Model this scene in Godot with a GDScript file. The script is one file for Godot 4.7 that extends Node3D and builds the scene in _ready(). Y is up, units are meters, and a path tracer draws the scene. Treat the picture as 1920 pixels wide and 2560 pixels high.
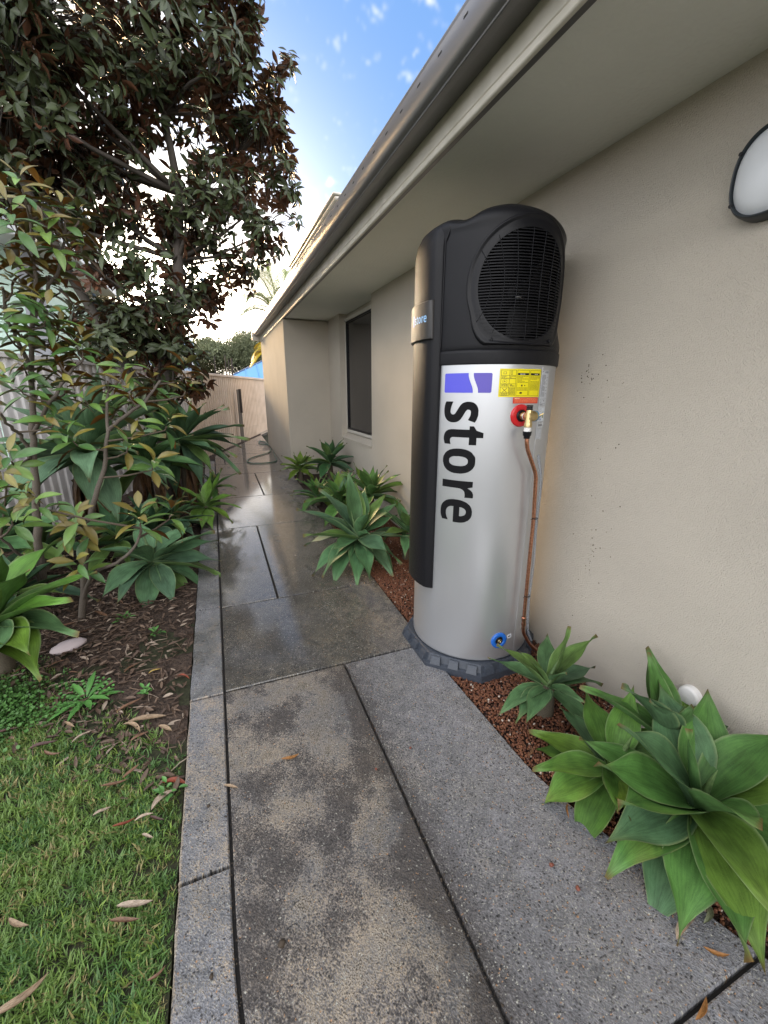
extends Node3D

const GS := 0.042
const TC := Vector2(1.288, -1.841)   # axis of the water heater
var rng := RandomNumberGenerator.new()
var taken := {}
var M := {}


class MB:
	var v := PackedVector3Array()
	var n := PackedVector3Array()
	var uv := PackedVector2Array()
	var c := PackedColorArray()
	var ix := PackedInt32Array()
	var col := Color.WHITE
	var xf := Transform3D()

	func vert(p: Vector3, t := Vector2.ZERO) -> int:
		v.append(xf * p)
		n.append(Vector3.ZERO)
		uv.append(t)
		c.append(col)
		return v.size() - 1

	func tri(a: int, b: int, d: int) -> void:
		ix.append(a)
		ix.append(b)
		ix.append(d)
		var f := (v[d] - v[a]).cross(v[b] - v[a])
		n[a] += f
		n[b] += f
		n[d] += f

	# a flat convex face turned away from the point «inside»
	func face(pts: Array, inside: Vector3) -> void:
		var mid := Vector3.ZERO
		for p in pts:
			mid += p
		mid /= pts.size()
		var f: Vector3 = (pts[2] - pts[0]).cross(pts[1] - pts[0])
		var rev := f.dot(mid - inside) < 0.0
		var ids := []
		for p in pts:
			ids.append(vert(p))
		for k in range(1, pts.size() - 1):
			if rev:
				tri(ids[0], ids[k + 1], ids[k])
			else:
				tri(ids[0], ids[k], ids[k + 1])

	func box(mid: Vector3, size: Vector3, bev := 0.0) -> void:
		var h := size * 0.5
		var b := minf(bev, minf(h.x, minf(h.y, h.z)) * 0.9)
		if b <= 0.0:
			for a in 3:
				for s in [-1.0, 1.0]:
					var pts := []
					for q in [[-1, -1], [-1, 1], [1, 1], [1, -1]]:
						var p := Vector3.ZERO
						p[a] = s * h[a]
						p[(a + 1) % 3] = q[0] * h[(a + 1) % 3]
						p[(a + 2) % 3] = q[1] * h[(a + 2) % 3]
						pts.append(mid + p)
					face(pts, mid)
			return
		for a in 3:
			var a1 := (a + 1) % 3
			var a2 := (a + 2) % 3
			for s in [-1.0, 1.0]:
				var pts := []
				for q in [[-1, -1], [-1, 1], [1, 1], [1, -1]]:
					var p := Vector3.ZERO
					p[a] = s * h[a]
					p[a1] = q[0] * (h[a1] - b)
					p[a2] = q[1] * (h[a2] - b)
					pts.append(mid + p)
				face(pts, mid)
			for s in [-1.0, 1.0]:
				for w in [-1.0, 1.0]:
					var pts := []
					for q in [[0, -1], [0, 1], [1, 1], [1, -1]]:
						var p := Vector3.ZERO
						p[a] = q[1] * (h[a] - b)
						p[a1] = s * (h[a1] - (b if q[0] == 1 else 0.0))
						p[a2] = w * (h[a2] - (0.0 if q[0] == 1 else b))
						pts.append(mid + p)
					face(pts, mid)
		for sx in [-1.0, 1.0]:
			for sy in [-1.0, 1.0]:
				for sz in [-1.0, 1.0]:
					face([mid + Vector3(sx * h.x, sy * (h.y - b), sz * (h.z - b)), mid + Vector3(sx * (h.x - b), sy * h.y, sz * (h.z - b)), mid + Vector3(sx * (h.x - b), sy * (h.y - b), sz * h.z)], mid)

	# f(u, v) -> Vector3 with u and v from 0 to 1; the front is where u runs rightwards and v upwards
	func grid(nu: int, nv: int, f: Callable, flip := false, wrap := false, skip = null, shade = null) -> void:
		var at := v.size()
		for j in nv + 1:
			for i in nu + 1:
				if shade != null:
					col = shade.call(float(i) / nu, float(j) / nv)
				vert(f.call(float(i) / nu, float(j) / nv), Vector2(float(i) / nu, float(j) / nv))
		for j in nv:
			for i in nu:
				if skip != null and skip.call((i + 0.5) / nu, (j + 0.5) / nv):
					continue
				var a := at + j * (nu + 1) + i
				var b := a + nu + 1
				if flip:
					tri(a, b + 1, b)
					tri(a, a + 1, b + 1)
				else:
					tri(a, b, b + 1)
					tri(a, b + 1, a + 1)
		if wrap:
			for j in nv + 1:
				var a := at + j * (nu + 1)
				var s := n[a] + n[a + nu]
				n[a] = s
				n[a + nu] = s

	func tube(pts: Array, radii: Array, sides := 8, caps := true) -> void:
		var at := v.size()
		var side := Vector3.ZERO
		for k in pts.size():
			var t: Vector3 = (pts[mini(k + 1, pts.size() - 1)] - pts[maxi(k - 1, 0)]).normalized()
			if side == Vector3.ZERO:
				side = t.cross(Vector3.UP if absf(t.y) < 0.9 else Vector3.RIGHT).normalized()
			side = (side - t * side.dot(t)).normalized()
			var up := t.cross(side)
			for s in sides + 1:
				var a := TAU * s / sides
				vert(pts[k] + (side * cos(a) + up * sin(a)) * float(radii[mini(k, radii.size() - 1)]), Vector2(float(s) / sides, k))
		for k in pts.size() - 1:
			for s in sides:
				var a := at + k * (sides + 1) + s
				var b := a + sides + 1
				tri(a, b, b + 1)
				tri(a, b + 1, a + 1)
		for k in pts.size():
			var a := at + k * (sides + 1)
			var s := n[a] + n[a + sides]
			n[a] = s
			n[a + sides] = s
		if caps:
			for e in 2:
				var k: int = 0 if e == 0 else pts.size() - 1
				var ring := []
				for s in sides:
					ring.append(xf.affine_inverse() * v[at + k * (sides + 1) + s])
				face(ring, pts[1] if e == 0 else pts[k - 1])

	# profile points are (radius, height), from the bottom up, turned about the y axis
	func lathe(profile: Array, sides := 32, sharp := false) -> void:
		if sharp:
			for k in profile.size() - 1:
				lathe([profile[k], profile[k + 1]], sides)
			return
		grid(sides, profile.size() - 1, func(u: float, w: float) -> Vector3:
			var p: Vector2 = profile[roundi(w * (profile.size() - 1))]
			return Vector3(sin(TAU * u) * p.x, p.y, cos(TAU * u) * p.x), false, true)

	func mesh() -> ArrayMesh:
		var m := ArrayMesh.new()
		if v.is_empty():
			return m
		for k in n.size():
			n[k] = n[k].normalized() if n[k].length_squared() > 1e-20 else Vector3.UP
		var a := []
		a.resize(Mesh.ARRAY_MAX)
		a[Mesh.ARRAY_VERTEX] = v
		a[Mesh.ARRAY_NORMAL] = n
		a[Mesh.ARRAY_TEX_UV] = uv
		a[Mesh.ARRAY_COLOR] = c
		a[Mesh.ARRAY_INDEX] = ix
		m.add_surface_from_arrays(Mesh.PRIMITIVE_TRIANGLES, a)
		return m


func gy(z: float) -> float:
	return GS * clampf(-z, -2.0, 14.0)


func fence_x(z: float) -> float:
	return 0.293 - (z + 9.489) * 0.4256


func edge_x(z: float) -> float:   # the path's edge towards the house
	if z > -1.58:
		return 1.01 + 0.028 * clampf((-z - 1.0) / -0.58 + 1.0, 0, 1) + 0.22 * pow(clampf((z + 1.0) / 0.71, 0, 2), 1.25)
	return 1.01


func joint_x(z: float) -> float:  # the long joint beside the kerb strip
	return -0.1 + 0.10 * pow(clampf((z + 0.9) / 0.7, 0, 2), 2.0)


func numbered(called: String) -> String:
	taken[called] = taken.get(called, -1) + 1
	return called if taken[called] == 0 else "%s_%03d" % [called, taken[called]]


func tag(o: Node3D, label: String, category: String, group := "", kind := "") -> Node3D:
	if label:
		o.set_meta("label", label)
	if category:
		o.set_meta("category", category)
	if group:
		o.set_meta("group", group)
	if kind:
		o.set_meta("kind", kind)
	return o


func thing(called: String, label: String, category: String, at := Vector3.ZERO, turn := 0.0, group := "") -> Node3D:
	var o := Node3D.new()
	o.name = numbered(called)
	add_child(o)
	o.position = at
	o.rotation.y = turn
	tag(o, label, category, group)
	return o


func put(called: String, mesh: Mesh, mat: Material, parent: Node = null) -> MeshInstance3D:
	var o := MeshInstance3D.new()
	o.mesh = mesh
	o.material_override = mat
	o.name = numbered(called) if parent == null else called
	(self if parent == null else parent).add_child(o, true)
	return o


func setting(called: String, mesh: Mesh, mat: Material) -> MeshInstance3D:
	var o := put(called, mesh, mat)
	o.set_meta("kind", "structure")
	return o


func scatter(called: String, mesh: Mesh, mat: Material, where: Array, tints: Array = [], parent: Node = null) -> MultiMeshInstance3D:
	var mm := MultiMesh.new()
	mm.transform_format = MultiMesh.TRANSFORM_3D
	mm.use_colors = not tints.is_empty()
	mm.mesh = mesh
	mm.instance_count = where.size()
	for k in where.size():
		mm.set_instance_transform(k, where[k])
		if tints:
			mm.set_instance_color(k, tints[k])
	var o := MultiMeshInstance3D.new()
	o.multimesh = mm
	o.material_override = mat
	o.name = numbered(called) if parent == null else called
	(self if parent == null else parent).add_child(o, true)
	o.set_meta("kind", "stuff")
	return o


func lin(r: float, g: float, b: float) -> Color:
	return Color(r, g, b).linear_to_srgb()


func mat(called: String, color: Color, rough := 0.7, metal := 0.0, spec := 0.5) -> StandardMaterial3D:
	var m := StandardMaterial3D.new()
	m.resource_name = called
	m.albedo_color = color
	m.roughness = rough
	m.metallic = metal
	m.metallic_specular = spec
	M[called] = m
	return m


func tinted(called: String, rough := 0.6, back := Color.BLACK) -> StandardMaterial3D:
	var m := mat(called, Color.WHITE, rough)
	m.vertex_color_use_as_albedo = true
	if back != Color.BLACK:
		m.backlight_enabled = true
		m.backlight = back
	return m


func noise(seed_: int, freq: float, octaves := 4, kind := FastNoiseLite.TYPE_SIMPLEX_SMOOTH) -> FastNoiseLite:
	var f := FastNoiseLite.new()
	f.seed = seed_
	f.frequency = freq
	f.noise_type = kind
	f.fractal_octaves = octaves
	f.fractal_type = FastNoiseLite.FRACTAL_FBM if octaves > 1 else FastNoiseLite.FRACTAL_NONE
	return f


func grain(seed_: int, freq: float, lo: Color, hi: Color, octaves := 4, size := 512) -> NoiseTexture2D:
	var t := NoiseTexture2D.new()
	t.width = size
	t.height = size
	t.seamless = true
	t.seamless_blend_skirt = 0.03
	t.noise = noise(seed_, freq, octaves)
	var g := Gradient.new()
	g.set_color(0, lo)
	g.set_color(1, hi)
	t.color_ramp = g
	return t


func relief(seed_: int, freq: float, strength: float, octaves := 4, size := 512) -> NoiseTexture2D:
	var t := NoiseTexture2D.new()
	t.width = size
	t.height = size
	t.seamless = true
	t.seamless_blend_skirt = 0.03
	t.noise = noise(seed_, freq, octaves)
	t.as_normal_map = true
	t.bump_strength = strength
	return t


func world_map(m: StandardMaterial3D, scale: float, albedo: Texture2D, normal: Texture2D = null, amount := 1.0) -> StandardMaterial3D:
	m.uv1_triplanar = true
	m.uv1_world_triplanar = true
	m.uv1_scale = Vector3.ONE * scale
	m.albedo_texture = albedo
	if normal:
		m.normal_enabled = true
		m.normal_texture = normal
		m.normal_scale = amount
	return m


func _ready() -> void:
	rng.seed = 11
	build_camera_and_light()
	build_materials()
	build_ground()
	build_path()
	build_house()
	build_fence()
	build_surroundings()
	build_magnolia_tree()
	build_water_heater()
	build_wall_fittings()
	build_agaves()
	build_magnolia_shrubs()
	build_hose()
	build_lawn_and_litter()


func build_camera_and_light() -> void:
	var cam := Camera3D.new()
	cam.name = "camera"
	cam.fov = 102.68
	cam.near = 0.05
	cam.far = 500.0
	add_child(cam)
	var th := deg_to_rad(16.35)
	var yw := deg_to_rad(21.83)
	cam.position = Vector3(0, 1.5, 0)
	cam.basis = Basis(Vector3.UP, -yw) * Basis(Vector3.RIGHT, -th) * Basis(Vector3.BACK, deg_to_rad(0.17))
	var sun := DirectionalLight3D.new()
	sun.name = "sun"
	sun.light_energy = 1.0
	sun.light_color = Color(1.0, 0.84, 0.62)
	sun.light_angular_distance = 14.0
	sun.shadow_enabled = true
	add_child(sun)
	# the sun stands low behind thin cloud at the far end of the path
	var to_sun := Vector3(-0.24, 0.23, -0.94).normalized()
	sun.basis = Basis.looking_at(-to_sun, Vector3.UP)
	var e := Environment.new()
	e.background_mode = Environment.BG_SKY
	e.tonemap_mode = Environment.TONE_MAPPER_LINEAR
	e.tonemap_exposure = 3.25
	e.sdfgi_enabled = true
	e.ssao_enabled = true
	e.ssil_enabled = true
	var sky := Sky.new()
	var pm := PanoramaSkyMaterial.new()
	pm.panorama = ImageTexture.create_from_image(sky_image())
	sky.sky_material = pm
	e.sky = sky
	var we := WorldEnvironment.new()
	we.name = "world"
	we.environment = e
	add_child(we)


func sky_image() -> Image:
	var w := 1536
	var h := 768
	var im := Image.create_empty(w, h, false, Image.FORMAT_RGBF)
	var big := noise(21, 1.5, 5)
	var wisp := noise(22, 3.4, 5)
	var fine := noise(23, 9.0, 5)
	var to_sun := Vector3(-0.07, 0.150, -0.985).normalized()
	var gap := Vector3(0.33, 0.50, -0.80).normalized()
	for y in h:
		var el := PI * (0.5 - (y + 0.5) / h)
		for x in w:
			var az := TAU * (x + 0.5) / w
			var d := Vector3(sin(az) * cos(el), sin(el), -cos(az) * cos(el))
			var up := maxf(d.y, 0.0)
			var blue := Color(0.063, 0.135, 0.285).lerp(Color(0.20, 0.30, 0.45), pow(1.0 - up, 3.0))
			var ds := acos(clampf(d.dot(to_sun), -1, 1))
			var low := 1.0 - smoothstep(0.0, 0.55, up)
			# clouds stretch towards the horizon
			var q := Vector3(d.x, d.y * 1.9, d.z) * 1.35
			var n1 := big.get_noise_3dv(q) * 0.65 + wisp.get_noise_3dv(q * 1.7) * 0.35
			var clear := 1.0 - smoothstep(0.24, 0.46, acos(clampf(d.dot(gap), -1, 1)) + 0.22 * n1)
			var cover := smoothstep(-0.06, 0.30, n1 + 0.20 + 0.20 * low + 0.30 * exp(-ds * ds / 0.12))
			if clear > 0.0:
				# torn shreds of cloud in the clear gap
				var wp := q + Vector3(wisp.get_noise_3dv(q * 1.3), wisp.get_noise_3dv(q * 1.3 + Vector3(7, 3, 1)), wisp.get_noise_3dv(q * 1.3 + Vector3(2, 9, 5))) * 0.22
				var shred := wisp.get_noise_3dv(wp * 1.7) * 0.85 + fine.get_noise_3dv(wp * Vector3(1, 1.6, 1)) * 0.55
				cover *= 1.0 - clear * (1.0 - 0.9 * smoothstep(0.22, 0.90, shred + 0.3 * n1))
			var cl := Color(1.0, 0.985, 0.97).lerp(Color(1.0, 0.92, 0.76), exp(-ds * ds / 0.15))
			cl = cl * (0.52 + 0.95 * smoothstep(0.75, -0.45, d.dot(to_sun)) + 0.7 * exp(-ds * ds / 0.12)) * (0.78 + 0.5 * smoothstep(0.0, 0.45, n1))
			var glow := Color(1.0, 0.87, 0.68) * (7.0 * exp(-ds * ds / 0.011) + 1.15 * exp(-ds * ds / 0.08))
			var c := blue.lerp(cl, cover * 0.94) + glow
			if d.y < 0.0:
				c = c.lerp(Color(0.30, 0.30, 0.27), smoothstep(0.0, 0.12, -d.y))
			im.set_pixel(x, y, c)
	return im


func build_materials() -> void:
	var stucco := relief(31, 0.55, 5.0, 3, 2048)
	world_map(mat("render", lin(0.50, 0.452, 0.382), 0.92), 0.2, grain(32, 0.006, Color(0.95, 0.95, 0.95), Color(1, 1, 1), 6, 1024), stucco, 0.45)
	M.render.uv1_offset = Vector3(0.3, 0.06, -0.04)
	world_map(mat("soffit", lin(0.83, 0.825, 0.775), 0.9), 0.4, grain(33, 0.004, Color(0.96, 0.96, 0.96), Color(1, 1, 1), 4), relief(34, 0.2, 2.0, 2), 0.2)
	world_map(mat("fascia", lin(0.66, 0.615, 0.545), 0.42), 1.0, grain(35, 0.01, Color(0.9, 0.9, 0.88), Color(1, 1, 1), 4))
	mat("gutter", lin(0.19, 0.183, 0.185), 0.36, 0.45)
	mat("roof", lin(0.20, 0.21, 0.20), 0.45, 0.3)
	mat("dark", lin(0.012, 0.012, 0.013), 0.8)
	mat("window_frame", lin(0.52, 0.49, 0.44), 0.45)
	mat("screen_glass", lin(0.022, 0.021, 0.023), 0.12)
	world_map(mat("fence", lin(0.74, 0.61, 0.50), 0.5), 0.7, grain(36, 0.008, Color(0.88, 0.87, 0.85), Color(1, 1, 1), 5))
	world_map(mat("fence_grey", lin(0.70, 0.67, 0.66), 0.45), 0.7, M.fence.albedo_texture)
	mat("post", lin(0.20, 0.18, 0.16), 0.7)
	mat("post_dark", lin(0.03, 0.022, 0.018), 0.6)
	# water heater
	var peel := relief(41, 0.16, 1.6, 2)
	world_map(mat("tank_paint", lin(0.60, 0.61, 0.63), 0.33, 0.72), 6.0, grain(43, 0.3, Color(0.95, 0.95, 0.95), Color(1, 1, 1), 2), peel, 0.10)
	world_map(mat("black_plastic", lin(0.010, 0.010, 0.012), 0.40, 0.0, 0.32), 14.0, null, relief(42, 0.25, 3.0, 2), 0.35)
	mat("black_smooth", lin(0.009, 0.009, 0.011), 0.33, 0.0, 0.32)
	world_map(mat("panel_grey", lin(0.028, 0.026, 0.025), 0.42), 14.0, null, M.black_plastic.normal_texture, 0.25)
	mat("louvre_black", lin(0.008, 0.008, 0.010), 0.45, 0.0, 0.3)
	mat("lettering", lin(0.010, 0.010, 0.011), 0.55, 0.0, 0.2)
	mat("logo_blue", lin(0.085, 0.085, 0.62), 0.35)
	mat("logo_violet", lin(0.105, 0.080, 0.45), 0.35)
	mat("logo_cyan", lin(0.30, 0.55, 0.85), 0.4)
	mat("logo_deep", lin(0.02, 0.10, 0.45), 0.4)
	mat("red_plastic", lin(0.55, 0.015, 0.02), 0.3)
	mat("blue_plastic", lin(0.015, 0.12, 0.48), 0.35)
	mat("brass", lin(0.62, 0.48, 0.24), 0.28, 1.0)
	mat("white_plastic", lin(0.78, 0.76, 0.74), 0.4)
	mat("lever_blue", lin(0.10, 0.25, 0.40), 0.35)
	world_map(mat("copper", lin(0.80, 0.42, 0.28), 0.28, 1.0), 5.0, grain(44, 0.03, Color(0.72, 0.62, 0.58), Color(1, 1, 1), 4))
	mat("motor_metal", lin(0.6, 0.6, 0.6), 0.3, 1.0)
	var clear := mat("clear_tube", Color(0.55, 0.57, 0.60, 0.45), 0.3)
	clear.transparency = BaseMaterial3D.TRANSPARENCY_ALPHA
	world_map(mat("pad_plastic", lin(0.055, 0.065, 0.085), 0.45), 6.0, grain(45, 0.02, Color(0.75, 0.75, 0.75), Color(1, 1, 1), 4))
	mat("lamp_rim", lin(0.014, 0.02, 0.024), 0.45)
	mat("lamp_diffuser", lin(0.70, 0.72, 0.75), 0.28)
	# plants
	var agave := tinted("agave", 0.52)
	agave.metallic_specular = 0.32
	agave.albedo_texture = leaf_texture(51)
	var ml := tinted("magnolia_leaf", 0.34, Color(0.20, 0.18, 0.05))
	ml.metallic_specular = 0.5
	tinted("tree_leaf", 0.36, Color(0.10, 0.08, 0.03))
	M.tree_leaf.metallic_specular = 0.4
	tinted("bark", 0.85)
	M.bark.albedo_texture = grain(52, 0.05, Color(0.55, 0.55, 0.55), Color(1, 1, 1), 4)
	M.bark.uv1_triplanar = true
	M.bark.uv1_scale = Vector3.ONE * 7.0
	tinted("far_leaf", 0.7, Color(0.5, 0.5, 0.3))
	tinted("palm_leaf", 0.5, Color(0.4, 0.4, 0.15))
	tinted("grass", 0.5, Color(0.35, 0.4, 0.12))
	tinted("litter", 0.65)
	M.litter.albedo_texture = grain(53, 0.06, Color(0.72, 0.70, 0.68), Color(1, 1, 1), 4, 256)
	tinted("dry_leaf", 0.5, Color(0.2, 0.15, 0.08))
	M.dry_leaf.albedo_texture = grain(54, 0.03, Color(0.65, 0.6, 0.55), Color(1, 1, 1), 5, 256)
	tinted("pebble", 0.55)
	mat("mud", lin(0.05, 0.035, 0.022), 0.8)
	mat("gravel_stone", lin(0.16, 0.045, 0.025), 0.5)
	world_map(mat("soil", lin(0.105, 0.068, 0.046), 0.85), 1.6, grain(55, 0.03, Color(0.45, 0.42, 0.40), Color(1, 1, 1), 5), relief(56, 0.05, 9.0, 5), 1.0)
	world_map(mat("gravel_soil", lin(0.070, 0.030, 0.018), 0.85), 3.0, grain(57, 0.05, Color(0.4, 0.4, 0.4), Color(1, 1, 1), 4), relief(58, 0.08, 9.0, 4), 1.0)
	world_map(mat("lawn_soil", lin(0.050, 0.052, 0.022), 0.9), 2.0, grain(59, 0.04, Color(0.5, 0.5, 0.4), Color(1, 1, 1), 5))
	mat("hose_green", lin(0.015, 0.10, 0.07), 0.35)
	mat("stone_pink", lin(0.50, 0.42, 0.42), 0.6)
	mat("joint", lin(0.022, 0.019, 0.017), 0.8)
	mat("board_green", lin(0.50, 0.66, 0.58), 0.55)
	mat("trim_grey", lin(0.28, 0.29, 0.32), 0.55)
	mat("wall_white", lin(0.68, 0.70, 0.72), 0.6)
	mat("roof_blue", lin(0.16, 0.36, 0.62), 0.35, 0.2)
	mat("roof_blue_dark", lin(0.05, 0.09, 0.18), 0.5)
	mat("wall_blue", lin(0.42, 0.55, 0.75), 0.6)
	mat("pole_grey", lin(0.16, 0.16, 0.16), 0.5, 0.4)


func leaf_texture(seed_: int) -> ImageTexture:
	# long pale streaks and fine dust; u runs across the leaf, v along it
	var im := Image.create_empty(128, 256, false, Image.FORMAT_RGB8)
	var a := noise(seed_, 1.0, 4)
	var r := RandomNumberGenerator.new()
	r.seed = seed_
	for y in 256:
		for x in 128:
			var s := 0.86 + 0.13 * a.get_noise_2d(x * 0.13, y * 0.012) + 0.14 * a.get_noise_2d(x * 0.02 + 40.0, y * 0.02)
			var u := r.randf()
			if u < 0.02:
				s += 0.16
			elif u < 0.026:
				s -= 0.22
			im.set_pixel(x, y, Color(s, s, s * 0.985))
	return ImageTexture.create_from_image(im)


func sheet(x0: Callable, x1: Callable, z0: float, z1: float, nx: int, nz: int, height: Callable) -> ArrayMesh:
	var b := MB.new()
	b.grid(nx, nz, func(u: float, w: float) -> Vector3:
		var z := lerpf(z0, z1, w)
		var x := lerpf(x0.call(z), x1.call(z), u)
		return Vector3(x, height.call(x, z), z))
	return b.mesh()


func build_ground() -> void:
	# the land under everything, out to the horizon
	var b := MB.new()
	var zs := [120.0, 2.0, 0.0, -4.0, -9.0, -14.0, -40.0, -300.0]
	b.grid(6, 7, func(u: float, w: float) -> Vector3:
		var z: float = zs[roundi(w * 7)]
		return Vector3(lerpf(-250, 250, u), gy(z) - 0.09, z))
	setting("ground", b.mesh(), M.lawn_soil)
	var bump := noise(61, 2.2, 4)
	var c := func(x: float) -> Callable: return func(_z: float) -> float: return x
	setting("lawn_ground", sheet(c.call(-4.0), c.call(-0.264), 1.2, -2.6, 40, 40, func(x: float, z: float) -> float: return gy(z) - 0.034 + 0.012 * bump.get_noise_2d(x, z)), M.lawn_soil)
	setting("garden_bed", sheet(func(z: float) -> float: return minf(-3.2, fence_x(z) - 0.3), c.call(-0.264), -1.15, -9.0, 60, 140, func(x: float, z: float) -> float:
		var h := gy(z) - 0.032 + 0.028 * bump.get_noise_2d(x * 1.4, z * 1.4)
		var inside := smoothstep(0.0, 0.35, bed_line(x) - z)
		return h - 0.03 * (1.0 - inside)), M.soil)
	setting("gravel_bed", sheet(func(z: float) -> float: return edge_x(z) + 0.003, c.call(1.72), 1.0, -6.45, 16, 140, func(x: float, z: float) -> float: return gy(z) - 0.028 + 0.012 * bump.get_noise_2d(x * 2.0, z * 2.0)), M.gravel_soil)
	setting("fence_side_soil", sheet(func(z: float) -> float: return fence_x(z) - 0.2, func(z: float) -> float: return maxf(-0.1, fence_x(z) + 0.16), -8.0, -13.0, 4, 20, func(x: float, z: float) -> float: return gy(z) - 0.02), M.soil)


func bed_line(x: float) -> float:   # where lawn gives way to bark litter
	return -1.42 - maxf(0.0, -0.3 - x) * 1.05


func build_path() -> void:
	var tex := path_images()
	var slab := mat("slab", Color.WHITE, 1.0)
	slab.albedo_texture = tex[0]
	slab.roughness_texture = tex[1]
	slab.normal_enabled = true
	slab.normal_texture = tex[2]
	slab.normal_scale = 1.0
	# a film of rain water where the concrete is still wet
	slab.clearcoat_enabled = true
	slab.clearcoat = 1.0
	slab.clearcoat_roughness = 0.11
	slab.clearcoat_texture = tex[3]
	var root := thing("garden_path", "", "")
	root.set_meta("kind", "structure")
	# dark sand under the joints
	put("joint_sand", sheet(func(z: float) -> float: return -0.255 if z > -8.0 else maxf(-0.255, fence_x(z) + 0.13), func(z: float) -> float: return edge_x(z) - 0.005, 1.0, -12.6, 4, 110, func(_x: float, z: float) -> float: return gy(z) - 0.024), M.joint, root)
	put("joint_grit", joint_grit(), M.mud, root).set_meta("kind", "stuff")
	var right := func(z: float) -> float: return edge_x(z)
	var left := func(z: float) -> float: return joint_x(z) if z > -7.8 else maxf(joint_x(z), fence_x(z) + 0.14)
	var strip := func(z: float) -> float: return -0.262
	var k := func(x: float) -> Callable: return func(_z: float) -> float: return x
	var rows := [[left, k.call(0.512), 0.9, -1.856], [k.call(0.512), right, 0.9, -0.30], [k.call(0.512), right, -0.30, -1.856], [left, right, -1.856, -2.673], [left, k.call(0.273), -2.673, -4.198], [k.call(0.273), right, -2.673, -4.198],
		[left, right, -4.198, -5.31], [left, k.call(0.471), -5.31, -6.61], [k.call(0.471), right, -5.31, -6.61], [left, right, -6.61, -7.4], [left, k.call(0.06), -7.4, -8.3], [k.call(0.06), right, -7.4, -8.3], [left, right, -8.3, -9.4], [left, right, -9.4, -10.6], [left, right, -10.6, -12.4],
		[strip, left, 0.9, -1.053], [strip, left, -1.053, -1.85], [strip, left, -1.85, -2.69], [strip, left, -2.69, -4.2], [strip, left, -4.2, -5.3], [strip, left, -5.3, -6.6], [strip, left, -6.6, -7.75]]
	for r in rows:
		put("slab", slab_mesh(r[0], r[1], r[2], r[3], r[0] == strip), slab, root)


func slab_mesh(xa: Callable, xb: Callable, z0: float, z1: float, chipped: bool) -> ArrayMesh:
	var b := MB.new()
	var g := 0.0056
	var bev := 0.004
	var nz := clampi(roundi((z0 - z1) / 0.06), 4, 40)
	var chip := noise(63, 14.0, 3)
	var at := func(s: float, z: float, y: float) -> Vector3: return Vector3(s, gy(z) + y, z)
	# across: side foot, side top, bevel, top ..., bevel, side
	var us := [0.0, 0.0, 0.0, 1.0, 1.0, 1.0]
	var inn := [0.0, 0.0, bev, bev, 0.0, 0.0]
	var ys := [-0.06, -bev, 0.0, 0.0, -bev, -0.06]
	for i in 5:
		var base := b.v.size()
		for j in nz + 1:
			var w := float(j) / nz
			var z := lerpf(z0 - g, z1 + g, w)
			for e in 2:
				var q: int = i + e
				var x: float = xa.call(z) + g + inn[q] if us[q] == 0.0 else xb.call(z) - g - inn[q]
				var zz := clampf(z, z1 + g + inn[q] * 0.999, z0 - g - inn[q] * 0.999) if ys[q] == 0.0 else z
				var y: float = ys[q]
				if chipped and us[q] == 0.0 and q > 0:
					x += 0.006 * (chip.get_noise_2d(z * 4.0, 3.0) + 0.4) * (1.0 if q == 1 else 0.6)
				var p := Vector3(x, gy(zz) + y, zz)
				b.vert(p, Vector2((x + 0.30) / 1.68, path_v(zz)))
		for j in nz:
			var a := base + j * 2
			b.tri(a, a + 2, a + 3)
			b.tri(a, a + 3, a + 1)
	for e in 2:
		var z := z0 - g if e == 0 else z1 + g
		var zi := z0 - g - bev if e == 0 else z1 + g + bev
		var x0: float = xa.call(z) + g
		var x1: float = xb.call(z) - g
		var inside := Vector3((x0 + x1) / 2, gy(z) - 0.03, (z0 + z1) / 2)
		b.face([at.call(x0, z, -0.06), at.call(x0, z, -bev), at.call(x1, z, -bev), at.call(x1, z, -0.06)], inside)
		b.face([at.call(x0, z, -bev), at.call(x0 + bev, zi, 0.0), at.call(x1 - bev, zi, 0.0), at.call(x1, z, -bev)], inside)
		for q in 8:
			b.uv[b.v.size() - 1 - q] = Vector2((b.v[b.v.size() - 1 - q].x + 0.30) / 1.68, path_v(z))
	return b.mesh()


func path_v(z: float) -> float:   # beyond the first 3.8 m the wet half of the texture runs back and forth
	return -z / 3.8 if z > -3.8 else lerpf(0.995, 0.52, pingpong(-z - 3.8, 1.8) / 1.8)


func bytes_of(f: FastNoiseLite, w: int, h: int) -> PackedByteArray:
	return f.get_image(w, h).get_data()


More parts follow.
